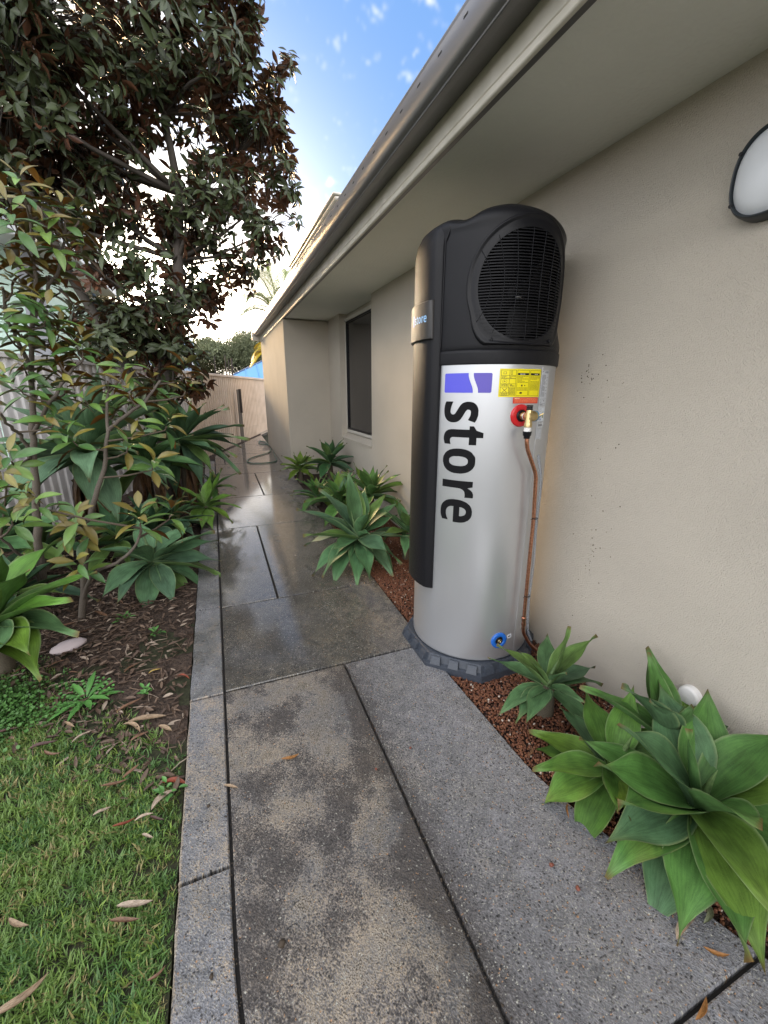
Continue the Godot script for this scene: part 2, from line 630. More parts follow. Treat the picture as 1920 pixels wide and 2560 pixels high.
# [colour, roughness, relief] of the washed concrete: x from -0.30 to 1.38 m, z from 0 to -3.8 m
func path_images() -> Array:
	var w := 1024
	var h := 2048
	var a := bytes_of(noise(71, 0.0042, 5), w, h)
	var a2 := bytes_of(noise(72, 0.0055, 5), w, h)
	var m := bytes_of(noise(73, 0.05, 5, FastNoiseLite.TYPE_VALUE_CUBIC), w, h)
	var f := bytes_of(noise(74, 0.75, 3, FastNoiseLite.TYPE_VALUE_CUBIC), w, h)
	var px := PackedByteArray()
	px.resize(w * h * 3)
	var ro := PackedByteArray()
	ro.resize(w * h)
	var hi := PackedByteArray()
	hi.resize(w * h)
	var lut := PackedByteArray()
	lut.resize(1025)
	for k in 1025:
		var s := Color(k / 1024.0, 0, 0).linear_to_srgb().r
		lut[k] = clampi(roundi(s * 255.0), 0, 255)
	var jit := RandomNumberGenerator.new()
	jit.seed = 79
	for y in h:
		var z := -3.8 * y / h
		var wetrow := smoothstep(-1.7, -2.1, z)
		for x in w:
			var i := y * w + x
			var X := -0.30 + 1.68 * x / w
			var na := a[i] / 255.0
			var nb := a2[i] / 255.0
			var nm := m[i] / 255.0
			var nf := clampf((f[i] / 255.0 - 0.5) * 1.9 + 0.5 + (jit.randf() - 0.5) * 0.24, 0.0, 1.0)
			var tanb := -0.02
			var darkb := -0.12
			var wet := 0.0
			var grit := 0.0
			var gb := 0.0
			if z > -1.856:
				if X > 0.512:
					tanb = -0.30
					darkb = -0.34 + 0.26 * exp(-(X - 0.512) * 18.0)
					grit = 0.85 * exp(-(X - 0.512) * 7.0)
					gb = -0.13 + 0.3 * (nb - 0.5)
					wet = 0.10
				elif X < -0.1:
					tanb = -0.03 + 0.08 * smoothstep(-0.26, -0.12, X) + 0.4 * smoothstep(-0.246, -0.256, X)
					darkb = -0.30
					wet = 0.12
				else:
					tanb = 0.03
					darkb = -0.16
					wet = 0.22
					grit = 0.85 - 0.35 * smoothstep(0.45, 0.7, nb)
					var along := clampf((X - 0.18) / 0.33, 0.0, 1.0)
					gb = 0.01 - 0.36 * along * along * along * (0.55 + 0.45 * exp(-(z + 0.6) * (z + 0.6) / 0.12)) + 0.62 * (nb - 0.5) + 0.15 * exp(-((X - 0.2) * (X - 0.2) / 0.02 + (z + 0.50) * (z + 0.50) / 0.03))
			else:
				if X < -0.1:
					tanb = -0.1
					darkb = -0.25
					wet = 0.45
				else:
					tanb = -0.05
					grit = 0.65
					gb = -0.03 + 0.22 * (nb - 0.5)
					darkb = -0.10 - 0.2 * smoothstep(0.65, 0.95, X)
					wet = 0.95 - 0.55 * smoothstep(0.55, 0.95, X) * (1.0 - smoothstep(-2.5, -3.0, z))
			var tn := smoothstep(0.47, 0.63, na * 0.32 + nm * 0.30 + nf * 0.38 + tanb)
			tn *= 0.6 + 0.4 * nm
			var dk := smoothstep(0.42, 0.66, nb * 0.38 + nm * 0.28 + nf * 0.34 + darkb)
			var wt := clampf(wet + (na - 0.5) * 0.9 * wet + (nb - 0.5) * 0.5, 0.0, 1.0)
			var g := 0.212 + 0.22 * (nf - 0.5) + 0.10 * (nm - 0.5)
			var r := g * 0.985
			var bl := g * 1.04
			r = lerpf(r, 0.36 + 0.28 * (nf - 0.5), tn * 0.8)
			g = lerpf(g, 0.285 + 0.22 * (nf - 0.5), tn * 0.8)
			bl = lerpf(bl, 0.19 + 0.14 * (nf - 0.5), tn * 0.8)
			if grit > 0.0:
				# weathered face: dark film in the hollows, tan grains standing out
				var q := 0.46 * nf + 0.32 * nm + 0.22 * na + gb
				var lo := smoothstep(0.39, 0.50, q)
				var up := smoothstep(0.53, 0.64, q)
				r = lerpf(r, lerpf(lerpf(0.018 + 0.062 * nf, 0.178, lo), 0.42, up), grit)
				g = lerpf(g, lerpf(lerpf(0.014 + 0.050 * nf, 0.162, lo), 0.35, up), grit)
				bl = lerpf(bl, lerpf(lerpf(0.011 + 0.040 * nf, 0.152, lo), 0.265, up), grit)
			var sh := 1.0 - dk * (0.55 + 0.35 * nf)
			sh *= 1.0 - 0.50 * wt
			r *= sh
			g *= sh * 0.985
			bl *= sh * (1.0 - 0.10 * wt)
			px[i * 3] = lut[clampi(int(r * 1024), 0, 1024)]
			px[i * 3 + 1] = lut[clampi(int(g * 1024), 0, 1024)]
			px[i * 3 + 2] = lut[clampi(int(bl * 1024), 0, 1024)]
			ro[i] = clampi(int(255 * (0.80 - 0.66 * smoothstep(0.25, 0.70, wt) + 0.10 * (nm - 0.5))), 26, 255)
			hi[i] = clampi(int(120 * nf + 90 * nm + 20), 0, 255)
	# pale and black chips in the washed surface, and pits
	var r2 := RandomNumberGenerator.new()
	r2.seed = 75
	for k in 62000:
		var x := r2.randi_range(3, w - 4)
		var y := r2.randi_range(3, h - 4)
		var X := -0.30 + 1.68 * x / w
		var clean := X > 0.512 or (X < -0.1 and r2.randf() < 0.5)
		if not clean and r2.randf() < 0.62:
			continue
		var white := r2.randf() < 0.52
		var sx := r2.randf_range(0.6, 1.5) if not white else r2.randf_range(0.5, 1.6) * (1.6 if r2.randf() < 0.10 else 1.0)
		var sy := r2.randf_range(0.5, 1.2)
		var val := Color(0.72, 0.71, 0.66) * r2.randf_range(0.75, 1.0) if white else Color(0.16, 0.155, 0.16) * r2.randf_range(0.5, 1.3)
		if r2.randf() < 0.10:
			val = Color(0.66, 0.50, 0.36)
		for dy in range(-2, 3):
			for dx in range(-2, 3):
				if dx * dx / (sx * sx) + dy * dy / (sy * sy) <= 1.0:
					var i := (y + dy) * w + x + dx
					px[i * 3] = int(val.r * 255)
					px[i * 3 + 1] = int(val.g * 255)
					px[i * 3 + 2] = int(val.b * 255)
					if not white:
						hi[i] = 10
	var ci := Image.create_from_data(w, h, false, Image.FORMAT_RGB8, px)
	var ri := Image.create_from_data(w, h, false, Image.FORMAT_L8, ro)
	ri.resize(w / 2, h / 2)
	var wi := PackedByteArray()
	wi.resize(ro.size())
	for i in ro.size():
		wi[i] = clampi(int((200 - ro[i]) * 1.7), 0, 255)
	var ci2 := Image.create_from_data(w, h, false, Image.FORMAT_L8, wi)
	ci2.resize(w / 2, h / 2)
	var bi := Image.create_from_data(w, h, false, Image.FORMAT_L8, hi)
	bi.convert(Image.FORMAT_RGBA8)
	bi.bump_map_to_normal_map(5.0)
	return [ImageTexture.create_from_image(ci), ImageTexture.create_from_image(ri), ImageTexture.create_from_image(bi), ImageTexture.create_from_image(ci2)]


# crumbs of soil and gravel caught in the joints and along the gravel edge
func joint_grit() -> ArrayMesh:
	var b := MB.new()
	var r := RandomNumberGenerator.new()
	r.seed = 77
	for k in 900:
		var z := r.randf_range(-4.2, -0.2)
		var x := 0.0
		var u := r.randf()
		if u < 0.35:
			x = 0.512 + r.randfn() * 0.010
			z = maxf(z, -1.85) if z > -1.85 else r.randf_range(-1.85, -0.3)
		elif u < 0.55:
			x = joint_x(z) + r.randfn() * 0.006
		elif u < 0.85:
			x = edge_x(z) - absf(r.randfn()) * 0.03
		else:
			x = r.randf_range(-0.2, 0.95)
		var s := r.randf_range(0.0008, 0.0028)
		b.xf = Transform3D(Basis.from_euler(Vector3(r.randf(), r.randf() * 6.0, r.randf())), Vector3(x, gy(z) + s * 0.4 - (0.006 if u < 0.55 and absf(r.randfn()) < 0.5 else 0.0), z))
		b.box(Vector3.ZERO, Vector3(s * 2.2, s * 1.5, s * 1.8), s * 0.5)
	return b.mesh()


func profile_z(b: MB, pts: Array, z0: float, z1: float, closed := false) -> void:
	# pts: Vector2(x, y) listed so that the outside is on the left when walking and looking from +z
	for k in pts.size() - (0 if closed else 1):
		var p: Vector2 = pts[k]
		var q: Vector2 = pts[(k + 1) % pts.size()]
		b.grid(1, 1, func(u: float, w: float) -> Vector3:
			var s := p.lerp(q, w)
			return Vector3(s.x, s.y, lerpf(z1, z0, u)))


func smooth_z(b: MB, pts: Array, z0: float, z1: float) -> void:
	b.grid(1, pts.size() - 1, func(u: float, w: float) -> Vector3:
		var s: Vector2 = pts[roundi(w * (pts.size() - 1))]
		return Vector3(s.x, s.y, lerpf(z1, z0, u)))


func build_house() -> void:
	var h := thing("house", "long rendered house with grey gutter and deep white soffit beside the concrete path", "house")
	const WX := 1.663
	const TOP := 2.5
	var b := MB.new()
	var blk := func(x0: float, x1: float, y0: float, y1: float, z0: float, z1: float) -> void: b.box(Vector3((x0 + x1) / 2, (y0 + y1) / 2, (z0 + z1) / 2), Vector3(x1 - x0, y1 - y0, absf(z1 - z0)))
	blk.call(WX, 1.95, -0.4, TOP, 3.0, -4.54)
	blk.call(WX, 1.95, -0.4, 0.878, -4.54, -5.80)
	blk.call(WX, 1.95, -0.4, TOP, -5.80, -6.40)
	blk.call(1.775, 1.95, 2.44, TOP, -4.54, -5.80)
	put("wall", b.mesh(), M.render, h)
	b = MB.new()
	b.box(Vector3(2.2, 1.045, -7.9), Vector3(2.376, 2.886, 3.0), 0.006)
	put("projecting_wall", b.mesh(), M.render, h)
	b = MB.new()
	b.face([Vector3(WX - 0.012, 0.866, -4.54), Vector3(WX - 0.012, 0.866, -5.80), Vector3(WX - 0.012, 0.884, -5.80), Vector3(WX - 0.012, 0.884, -4.54)], Vector3(2, 0.5, -5))
	b.face([Vector3(WX - 0.012, 0.884, -4.542), Vector3(WX - 0.012, 0.884, -5.798), Vector3(1.79, 0.945, -5.798), Vector3(1.79, 0.945, -4.542)], Vector3(2, 0.0, -5))
	b.face([Vector3(WX - 0.012, 0.866, -4.54), Vector3(WX - 0.012, 0.866, -5.80), Vector3(WX + 0.01, 0.866, -5.80), Vector3(WX + 0.01, 0.866, -4.54)], Vector3(1.7, 2, -5))
	for z in [-4.54, -5.80]:
		b.face([Vector3(WX - 0.012, 0.866, z), Vector3(WX - 0.012, 0.884, z), Vector3(WX + 0.002, 0.89, z), Vector3(WX + 0.002, 0.866, z)], Vector3(WX, 0.87, -5.2))
	put("window_sill", b.mesh(), M.render, h)
	var win := MB.new()
	for q in [[0.945, 0.985, -4.545, -5.795], [2.40, 2.44, -4.545, -5.795]]:
		win.box(Vector3(1.762, (q[0] + q[1]) / 2, (q[2] + q[3]) / 2), Vector3(0.05, q[1] - q[0], q[2] - q[3]), 0.003)
	for z in [-4.56, -5.78]:
		win.box(Vector3(1.762, 1.6925, z), Vector3(0.049, 1.412, 0.03), 0.003)
	var frame := put("window", win.mesh(), M.window_frame, h)
	win = MB.new()
	win.box(Vector3(1.768, 1.6925, -5.17), Vector3(0.012, 1.42, 1.18))
	put("pane", win.mesh(), M.screen_glass, frame)
	win = MB.new()
	for z in [-4.592, -5.748]:
		win.box(Vector3(1.752, 1.6925, z), Vector3(0.02, 1.40, 0.016))
	for y in [0.995, 2.39]:
		win.box(Vector3(1.752, y, -5.17), Vector3(0.0195, 0.018, 1.14))
	put("fly_screen_frame", win.mesh(), M.black_smooth, frame)
	# eave
	b = MB.new()
	b.box(Vector3(1.52, TOP + 0.012, -3.3), Vector3(0.98, 0.024, 12.2))
	put("soffit", b.mesh(), M.soffit, h)
	b = MB.new()
	b.box(Vector3(1.0245, 2.4945, -3.3), Vector3(0.025, 0.022, 12.2), 0.002)
	put("soffit_trim", b.mesh(), M.gutter, h)
	b = MB.new()
	smooth_z(b, [Vector2(1.012, 2.484), Vector2(1.003, 2.486), Vector2(1.000, 2.492)], 2.8, -9.4)
	profile_z(b, [Vector2(1.0, 2.492), Vector2(1.0, 2.512), Vector2(1.004, 2.515), Vector2(1.0, 2.518), Vector2(1.0, 2.70)], 2.8, -9.4)
	profile_z(b, [Vector2(1.03, 2.70), Vector2(1.03, 2.484), Vector2(1.012, 2.484)], 2.8, -9.4)
	put("fascia", b.mesh(), M.fascia, h)
	# gutter: flat bottom, rolled lip, bulging front, turned-in rim
	b = MB.new()
	profile_z(b, [Vector2(0.998, 2.592), Vector2(0.935, 2.585), Vector2(0.932, 2.577), Vector2(0.905, 2.573)], 2.8, -9.3)
	smooth_z(b, [Vector2(0.905, 2.573), Vector2(0.900, 2.571), Vector2(0.897, 2.574), Vector2(0.897, 2.578)], 2.8, -9.3)
	smooth_z(b, [Vector2(0.897, 2.578), Vector2(0.884, 2.584), Vector2(0.876, 2.594), Vector2(0.871, 2.608), Vector2(0.869, 2.625), Vector2(0.870, 2.645), Vector2(0.874, 2.668), Vector2(0.880, 2.692)], 2.8, -9.3)
	smooth_z(b, [Vector2(0.880, 2.692), Vector2(0.879, 2.702), Vector2(0.883, 2.710), Vector2(0.891, 2.712), Vector2(0.898, 2.706)], 2.8, -9.3)
	profile_z(b, [Vector2(0.898, 2.706), Vector2(0.892, 2.60), Vector2(0.998, 2.605)], 2.8, -9.3)
	var gut := put("gutter", b.mesh(), M.gutter, h)
	var slot := MB.new()
	slot.box(Vector3.ZERO, Vector3(0.003, 0.007, 0.024))
	var slot_mesh := slot.mesh()
	for k in 48:
		var s := put("overflow_slot", slot_mesh, M.dark, gut)
		s.position = Vector3(0.8722, 2.656, -0.98 - 0.1685 * k)
		s.rotation.z = -0.16
	b = MB.new()
	b.box(Vector3(0.945, 2.575, -9.36), Vector3(0.20, 0.16, 0.10), 0.004)
	for k in 3:
		b.box(Vector3(0.842, 2.52 + 0.045 * k, -9.36), Vector3(0.012, 0.035, 0.102), 0.003)
	put("corner_return", b.mesh(), M.fascia, h)
	# main roof sheet rising from the gutter
	b = MB.new()
	var rp := [Vector3(0.95, 2.725, 2.8), Vector3(6.0, 4.54, 2.8), Vector3(6.0, 4.54, -9.4), Vector3(0.95, 2.725, -9.4)]
	b.face(rp, Vector3(3, 0, -3))
	b.face([rp[0] - Vector3(0, 0.04, 0), rp[1] - Vector3(0, 0.04, 0), rp[2] - Vector3(0, 0.04, 0), rp[3] - Vector3(0, 0.04, 0)], Vector3(3, 9, -3))
	b.face([rp[0], rp[3], rp[3] - Vector3(0, 0.04, 0), rp[0] - Vector3(0, 0.04, 0)], Vector3(3, 3, -3))
	put("roof", b.mesh(), M.roof, h)
	b = MB.new()
	b.box(Vector3(2.4, 3.128, -5.36), Vector3(2.36, 0.05, 2.36), 0.006)
	b.box(Vector3(2.385, 3.170, -5.36), Vector3(2.40, 0.032, 2.40), 0.010)
	b.box(Vector3(2.38, 3.196, -5.36), Vector3(2.43, 0.018, 2.43), 0.006)
	put("upper_eave", b.mesh(), M.fascia, h)
	b = MB.new()
	b.box(Vector3(2.6, 2.85, -5.36), Vector3(2.2, 0.55, 2.1))
	put("upper_wall", b.mesh(), M.render, h)
	b = MB.new()
	b.box(Vector3(3.0, 1.0, 3.0), Vector3(2.6, 3.6, 0.2))
	put("end_wall", b.mesh(), M.render, h)


func build_fence() -> void:
	# one straight run of ribbed steel, level along its top
	var dirv := Vector3(0.3916, 0, -0.9201)
	var o := thing("steel_fence", "long cream ribbed steel fence running behind the plants towards the house", "fence", Vector3(0.293, 0.0, -9.489), 0.0)
	var turn := atan2(dirv.x, dirv.z)
	for k in 7:
		var s0 := -7.0 + 1.75 * k
		if s0 > 4.4:
			break
		var b := MB.new()
		var w := 1.74
		var zz := -9.489 - 0.92 * s0
		var bottom := gy(zz) - 0.12
		var xs := [0.0]
		var zs := [0.0]
		var pitch := 0.105
		var n := roundi(w / pitch)
		for q in n:
			for e in [[0.10, 0.0], [0.22, 0.5], [0.72, 0.5], [0.84, 0.0]]:
				xs.append((q + e[0]) * w / n)
				zs.append(e[1] * 0.034)
		xs.append(w)
		zs.append(0.0)
		for q in xs.size() - 1:
			b.grid(1, 1, func(u: float, v: float) -> Vector3: return Vector3(lerpf(zs[q], zs[q + 1], u), lerpf(bottom, 1.80, v), lerpf(xs[q], xs[q + 1], u)), false)
		var pn := put("fence_panel", b.mesh(), M.fence if k >= 3 else M.fence_grey, o)
		pn.rotation.y = turn
		pn.position = dirv * s0
		b = MB.new()
		b.box(Vector3(0.012, 1.805, w / 2), Vector3(0.062, 0.045, w), 0.004)
		var rl := put("top_rail", b.mesh(), M.fence if k >= 3 else M.fence_grey, o)
		rl.rotation.y = turn
		rl.position = dirv * s0
	var p := thing("post_stub", "short dark weathered post standing against the far cream fence", "post", Vector3(0.50, gy(-10.0), -9.75))
	var b2 := MB.new()
	b2.box(Vector3(0, 0.56, 0), Vector3(0.075, 1.12, 0.075), 0.006)
	put("post", b2.mesh(), M.post, p)
	b2 = MB.new()
	b2.box(Vector3(0.028, 0.88, 0.041), Vector3(0.05, 0.50, 0.012), 0.004)
	put("cover_strip", b2.mesh(), M.post_dark, p)


func frond(parent: Node3D, base: Vector3, tip: Vector3, rise: float, tone: Color, leaf: float, name_ := "frond") -> void:
	var b := MB.new()
	var ctrl := (base + tip) * 0.5 + Vector3.UP * rise
	var pts := []
	var rad := []
	for k in 11:
		var t := k / 10.0
		pts.append(base.lerp(ctrl, t).lerp(ctrl.lerp(tip, t), t))
		rad.append(0.022 * (1.0 - t) + 0.004)
	b.col = tone * 0.8
	b.tube(pts, rad, 5)
	var n := 46
	for k in n:
		var t := 0.18 + 0.82 * k / n
		var p := base.lerp(ctrl, t).lerp(ctrl.lerp(tip, t), t)
		var tn := (ctrl.lerp(tip, t) - base.lerp(ctrl, t)).normalized()
		var side := tn.cross(Vector3.UP).normalized()
		var L := leaf * 1.15 * (0.45 + 0.9 * sin(PI * clampf(t * 0.9 + 0.05, 0, 1)))
		for s in [-1.0, 1.0]:
			var d: Vector3 = (side * s * 0.75 + tn * (0.45 + 0.4 * t) + Vector3.UP * (0.25 - 0.1 * rng.randf())).normalized()
			b.col = tone * rng.randf_range(0.75, 1.2)
			var wv := tn * 0.009
			var m := p + d * L * 0.55 + Vector3.DOWN * L * 0.02
			var e := p + d * L + Vector3.DOWN * L * 0.42
			var i0 := b.vert(p - wv)
			var i1 := b.vert(p + wv)
			var i2 := b.vert(m - wv)
			var i3 := b.vert(m + wv)
			var i4 := b.vert(e)
			b.tri(i0, i2, i3)
			b.tri(i0, i3, i1)
			b.tri(i2, i4, i3)
	put(name_, b.mesh(), M.palm_leaf, parent)


func far_tree(label: String, at: Vector3, height: float, spread: float, tone: Color, seed_: int, count: int) -> void:
	var r := RandomNumberGenerator.new()
	r.seed = seed_
	var t := thing("background_tree", label, "tree", at, 0.0, "trees beyond the fence")
	var b := MB.new()
	b.col = Color(0.10, 0.085, 0.07)
	var ends := []
	b.tube([Vector3.ZERO, Vector3(0.1, height * 0.25, 0), Vector3(0.0, height * 0.5, 0.1)], [height * 0.03, height * 0.024, height * 0.018], 7)
	for k in 16:
		var a := TAU * k / 16.0 + r.randf()
		var h0 := height * r.randf_range(0.12, 0.5)
		var e := Vector3(cos(a) * spread * r.randf_range(0.4, 1.0), height * r.randf_range(0.5, 0.97), sin(a) * spread * r.randf_range(0.4, 1.0))
		e.y -= 0.25 * height * pow(Vector2(e.x, e.z).length() / spread, 2.0)
		var m := Vector3(e.x * 0.45, lerpf(h0, e.y, 0.6), e.z * 0.45)
		b.tube([Vector3(0, h0, 0), m, e], [height * 0.014, height * 0.009, height * 0.003], 5)
		ends.append(e)
		for q in 3:
			var e2 := e.lerp(m, r.randf() * 0.6) + Vector3(r.randfn(), r.randf_range(-0.2, 0.8), r.randfn()) * spread * 0.2
			b.tube([m.lerp(e, 0.3), e2], [height * 0.005, height * 0.002], 4)
			ends.append(e2)
	put("trunk", b.mesh(), M.bark, t)
	var lm := MB.new()
	for k in 14:
		var p := Vector3(r.randfn(), r.randfn(), r.randfn()) * 0.13
		var d := Vector3(r.randfn(), r.randfn() - 0.4, r.randfn()).normalized()
		var s := d.cross(Vector3(r.randfn(), r.randfn(), r.randfn())).normalized()
		var i0 := lm.vert(p)
		var i1 := lm.vert(p + d * 0.07 + s * 0.022)
		var i2 := lm.vert(p + d * 0.15)
		var i3 := lm.vert(p + d * 0.07 - s * 0.022)
		lm.tri(i0, i1, i2)
		lm.tri(i0, i2, i3)
	var wh := []
	var ti := []
	for k in count:
		var e: Vector3 = ends[r.randi() % ends.size()]
		var p: Vector3 = e + Vector3(r.randfn() * 0.8, r.randfn() * 0.55, r.randfn() * 0.8) * spread * 0.17
		wh.append(Transform3D(Basis.from_euler(Vector3(r.randf() * TAU, r.randf() * TAU, r.randf() * TAU)).scaled(Vector3.ONE * r.randf_range(0.8, 1.9)), p))
		ti.append(tone * r.randf_range(0.6, 1.35))
	scatter("foliage", lm.mesh(), M.far_leaf, wh, ti, t)


func build_surroundings() -> void:
	var g := 0.588
	# neighbour's weatherboard house beyond the fence
	var h := thing("weatherboard_house", "pale green weatherboard house with grey corner trim beyond the fence", "house", Vector3(-3.5, 0.2, -8.1))
	var b := MB.new()
	b.box(Vector3(0, 1.55, -1.6), Vector3(2.5, 3.5, 3.0))
	put("wall", b.mesh(), M.board_green, h)
	var bd := MB.new()
	var t := [Vector3(-1.25, 0, 0.012), Vector3(1.07, 0, 0.012), Vector3(1.07, 0.128, -0.004), Vector3(-1.25, 0.128, -0.004)]
	bd.face(t, Vector3(0, 0.06, -1))
	bd.face([t[0], t[1], Vector3(1.07, 0, -0.01), Vector3(-1.25, 0, -0.01)], Vector3(0, 1, 0))
	var bm := bd.mesh()
	for k in 25:
		var q := put("board", bm, M.board_green, h)
		q.position = Vector3(0, 0.1 + 0.128 * k, -0.09)
	b = MB.new()
	b.box(Vector3(1.17, 1.55, -0.02), Vector3(0.20, 3.5, 0.14), 0.004)
	b.box(Vector3(1.285, 1.55, -0.06), Vector3(0.026, 3.5, 0.10), 0.004)
	put("corner_trim", b.mesh(), M.trim_grey, h)
	b = MB.new()
	b.box(Vector3(0.1, 3.36, -1.4), Vector3(3.3, 0.16, 3.8), 0.01)
	put("eave", b.mesh(), M.wall_white, h)
	b = MB.new()
	b.face([Vector3(-1.6, 3.45, 0.5), Vector3(1.75, 3.45, 0.5), Vector3(1.75, 4.4, -1.4), Vector3(-1.6, 4.4, -1.4)], Vector3(0, 0, -1))
	b.face([Vector3(-1.6, 3.45, -3.3), Vector3(1.75, 3.45, -3.3), Vector3(1.75, 4.4, -1.4), Vector3(-1.6, 4.4, -1.4)], Vector3(0, 0, -1))
	b.face([Vector3(1.74, 3.45, 0.5), Vector3(1.74, 3.45, -3.3), Vector3(1.74, 4.4, -1.4)], Vector3(0, 3.6, -1))
	put("roof", b.mesh(), M.roof, h)
	# blue-roofed shed past the end of the fence
	h = thing("blue_roof_house", "low house with bright blue ribbed metal roof beyond the far fence", "house", Vector3(4.6, g, -22.0))
	b = MB.new()
	b.box(Vector3(0, 0.75, -2.6), Vector3(6.6, 1.6, 5.0))
	put("wall", b.mesh(), M.wall_white, h)
	var roof := MB.new()
	var e0 := Vector3(-4.0, 1.50, 0.0)
	var e1 := Vector3(4.0, 1.50, 0.0)
	var f0 := Vector3(-4.0, 1.50, -5.6)
	var f1 := Vector3(4.0, 1.50, -5.6)
	var r0 := Vector3(-0.6, 3.15, -2.8)
	var r1 := Vector3(0.6, 3.15, -2.8)
	var ins := Vector3(0, 0.5, -2.8)
	roof.face([e0, e1, r1, r0], ins)
	roof.face([f0, f1, r1, r0], ins)
	roof.face([e0, f0, r0], ins)
	roof.face([e1, f1, r1], ins)
	put("roof", roof.mesh(), M.roof_blue, h)
	for k in 13:
		b = MB.new()
		var x := -3.6 + 0.6 * k
		var topw := clampf((4.0 - absf(x)) / 3.4, 0.02, 1.0)
		b.tube([Vector3(x, 1.515, 0.0), Vector3(x, 1.515 + 1.65 * topw, -2.8 * topw)], [0.025], 5)
		put("roof_rib", b.mesh(), M.roof_blue, h)
	b = MB.new()
	b.tube([e0, r0, r1, e1], [0.05], 6)
	put("hip_cap", b.mesh(), M.roof_blue_dark, h)
	h = thing("modern_house", "tall pale blue flat-roofed house seen past the big tree's trunk", "house", Vector3(-2.6, g, -30.0))
	b = MB.new()
	b.box(Vector3(0, 1.9, -2), Vector3(3.3, 4.3, 4.0), 0.02)
	put("wall", b.mesh(), M.wall_blue, h)
	b = MB.new()
	b.box(Vector3(1.2, 2.9, 0.15), Vector3(1.3, 0.9, 0.5), 0.02)
	put("balcony", b.mesh(), M.wall_white, h)
	b = MB.new()
	b.box(Vector3(1.25, 1.6, 0.01), Vector3(0.9, 1.1, 0.06))
	put("window", b.mesh(), M.screen_glass, h)
	# street lamp with a bent arm
	h = thing("street_lamp", "thin street lamp with long curved arm against the bright sky", "street lamp", Vector3(-0.95, g, -26.0))
	b = MB.new()
	b.tube([Vector3(0, -0.2, 0), Vector3(0, 3.5, 0), Vector3(0.03, 3.95, 0), Vector3(0.18, 4.25, 0), Vector3(0.5, 4.52, 0), Vector3(0.95, 4.71, 0), Vector3(1.2, 4.76, 0)], [0.05, 0.045, 0.04, 0.036, 0.034, 0.03, 0.028], 8)
	put("pole", b.mesh(), M.pole_grey, h)
	b = MB.new()
	b.box(Vector3(1.36, 4.75, 0), Vector3(0.38, 0.07, 0.14), 0.02)
	put("lamp_head", b.mesh(), M.pole_grey, h)
	var k := 0
	for q in [[0.06, 0.13, 2.64, "bare dark stake standing apart beyond the far fence"], [0.48, 0.47, 2.70, "tallest dark stake in the group beyond the fence"], [0.56, 0.57, 2.56, "middle dark stake of the group beyond the fence"], [0.655, 0.67, 2.60, "thick dark stake nearest the blue roof beyond the fence"]]:
		var s := thing("garden_stake", q[3], "stake", Vector3(q[0], g, -16.0), 0.0, "stakes beyond the fence")
		b = MB.new()
		b.tube([Vector3(0, -0.1, 0), Vector3(q[1] - q[0] + 0.02, q[2] - g, 0)], [0.035 if k == 3 else 0.022], 6)
		put("stake", b.mesh(), M.post_dark, s)
		k += 1
	# palms behind the house corner
	h = thing("tall_palm", "arching feather palm rising behind the gutter of the house", "palm", Vector3(2.15, g, -14.0))
	b = MB.new()
	b.col = Color(0.16, 0.13, 0.10)
	b.tube([Vector3(0.1, -0.1, 0), Vector3(0.02, 1.5, 0), Vector3(0, 3.0, 0)], [0.11, 0.09, 0.08], 10)
	put("trunk", b.mesh(), M.bark, h)
	var tone := Color(0.16, 0.20, 0.05)
	for q in [[-1.35, 2.85, 0.3, 0.75], [-0.9, 3.6, -0.3, 0.75], [-0.35, 4.45, 0.2, 0.5], [0.35, 4.5, -0.4, 0.5], [-1.2, 3.25, 0.9, 0.8], [0.9, 3.9, 0.4, 0.7], [1.3, 3.2, -0.4, 0.8], [0.2, 3.4, 1.3, 0.9], [0.1, 3.6, -1.3, 0.8], [-0.75, 4.1, 0.7, 0.6]]:
		frond(h, Vector3(0, 2.95, 0), Vector3(q[0], q[1], q[2]), q[3], tone * rng.randf_range(0.85, 1.2), 0.42)
	h = thing("golden_palm", "small golden-yellow palm drooping beside the end of the projecting wall", "palm", Vector3(1.85, g, -12.9))
	b = MB.new()
	b.col = Color(0.3, 0.28, 0.08)
	b.tube([Vector3(0.05, -0.1, 0), Vector3(0, 1.9, 0)], [0.05, 0.04], 8)
	put("trunk", b.mesh(), M.bark, h)
	for q in [[-0.78, 1.62, 0.1, 0.45], [-0.62, 1.85, -0.3, 0.4], [-0.5, 2.1, 0.3, 0.35], [0.6, 1.9, 0.2, 0.4], [0.1, 2.4, -0.5, 0.3], [-0.25, 1.7, 0.7, 0.4]]:
		frond(h, Vector3(0, 1.88, 0), Vector3(q[0], q[1], q[2]), q[3], Color(0.55, 0.42, 0.03), 0.26)
	far_tree("grey-green open-crowned tree behind the dark stakes", Vector3(2.6, g, -38), 6.4, 3.0, Color(0.145, 0.162, 0.085), 81, 2600)
	far_tree("broad olive tree in the glare behind the street lamp", Vector3(-1.6, g, -40), 5.6, 3.2, Color(0.170, 0.170, 0.085), 82, 2600)
	far_tree("grey-green tree above the blue roof", Vector3(6.6, g, -36), 6.6, 3.0, Color(0.136, 0.153, 0.085), 83, 2200)
	far_tree("pale brownish tree in front of the sun behind the magnolia", Vector3(-6.0, g, -24), 6.4, 2.6, Color(0.221, 0.187, 0.102), 84, 2400)
	far_tree("dense dark tree between the weatherboard house and the magnolia", Vector3(-2.9, 0.4, -11.5), 2.9, 1.3, Color(0.05, 0.065, 0.03), 85, 2600)


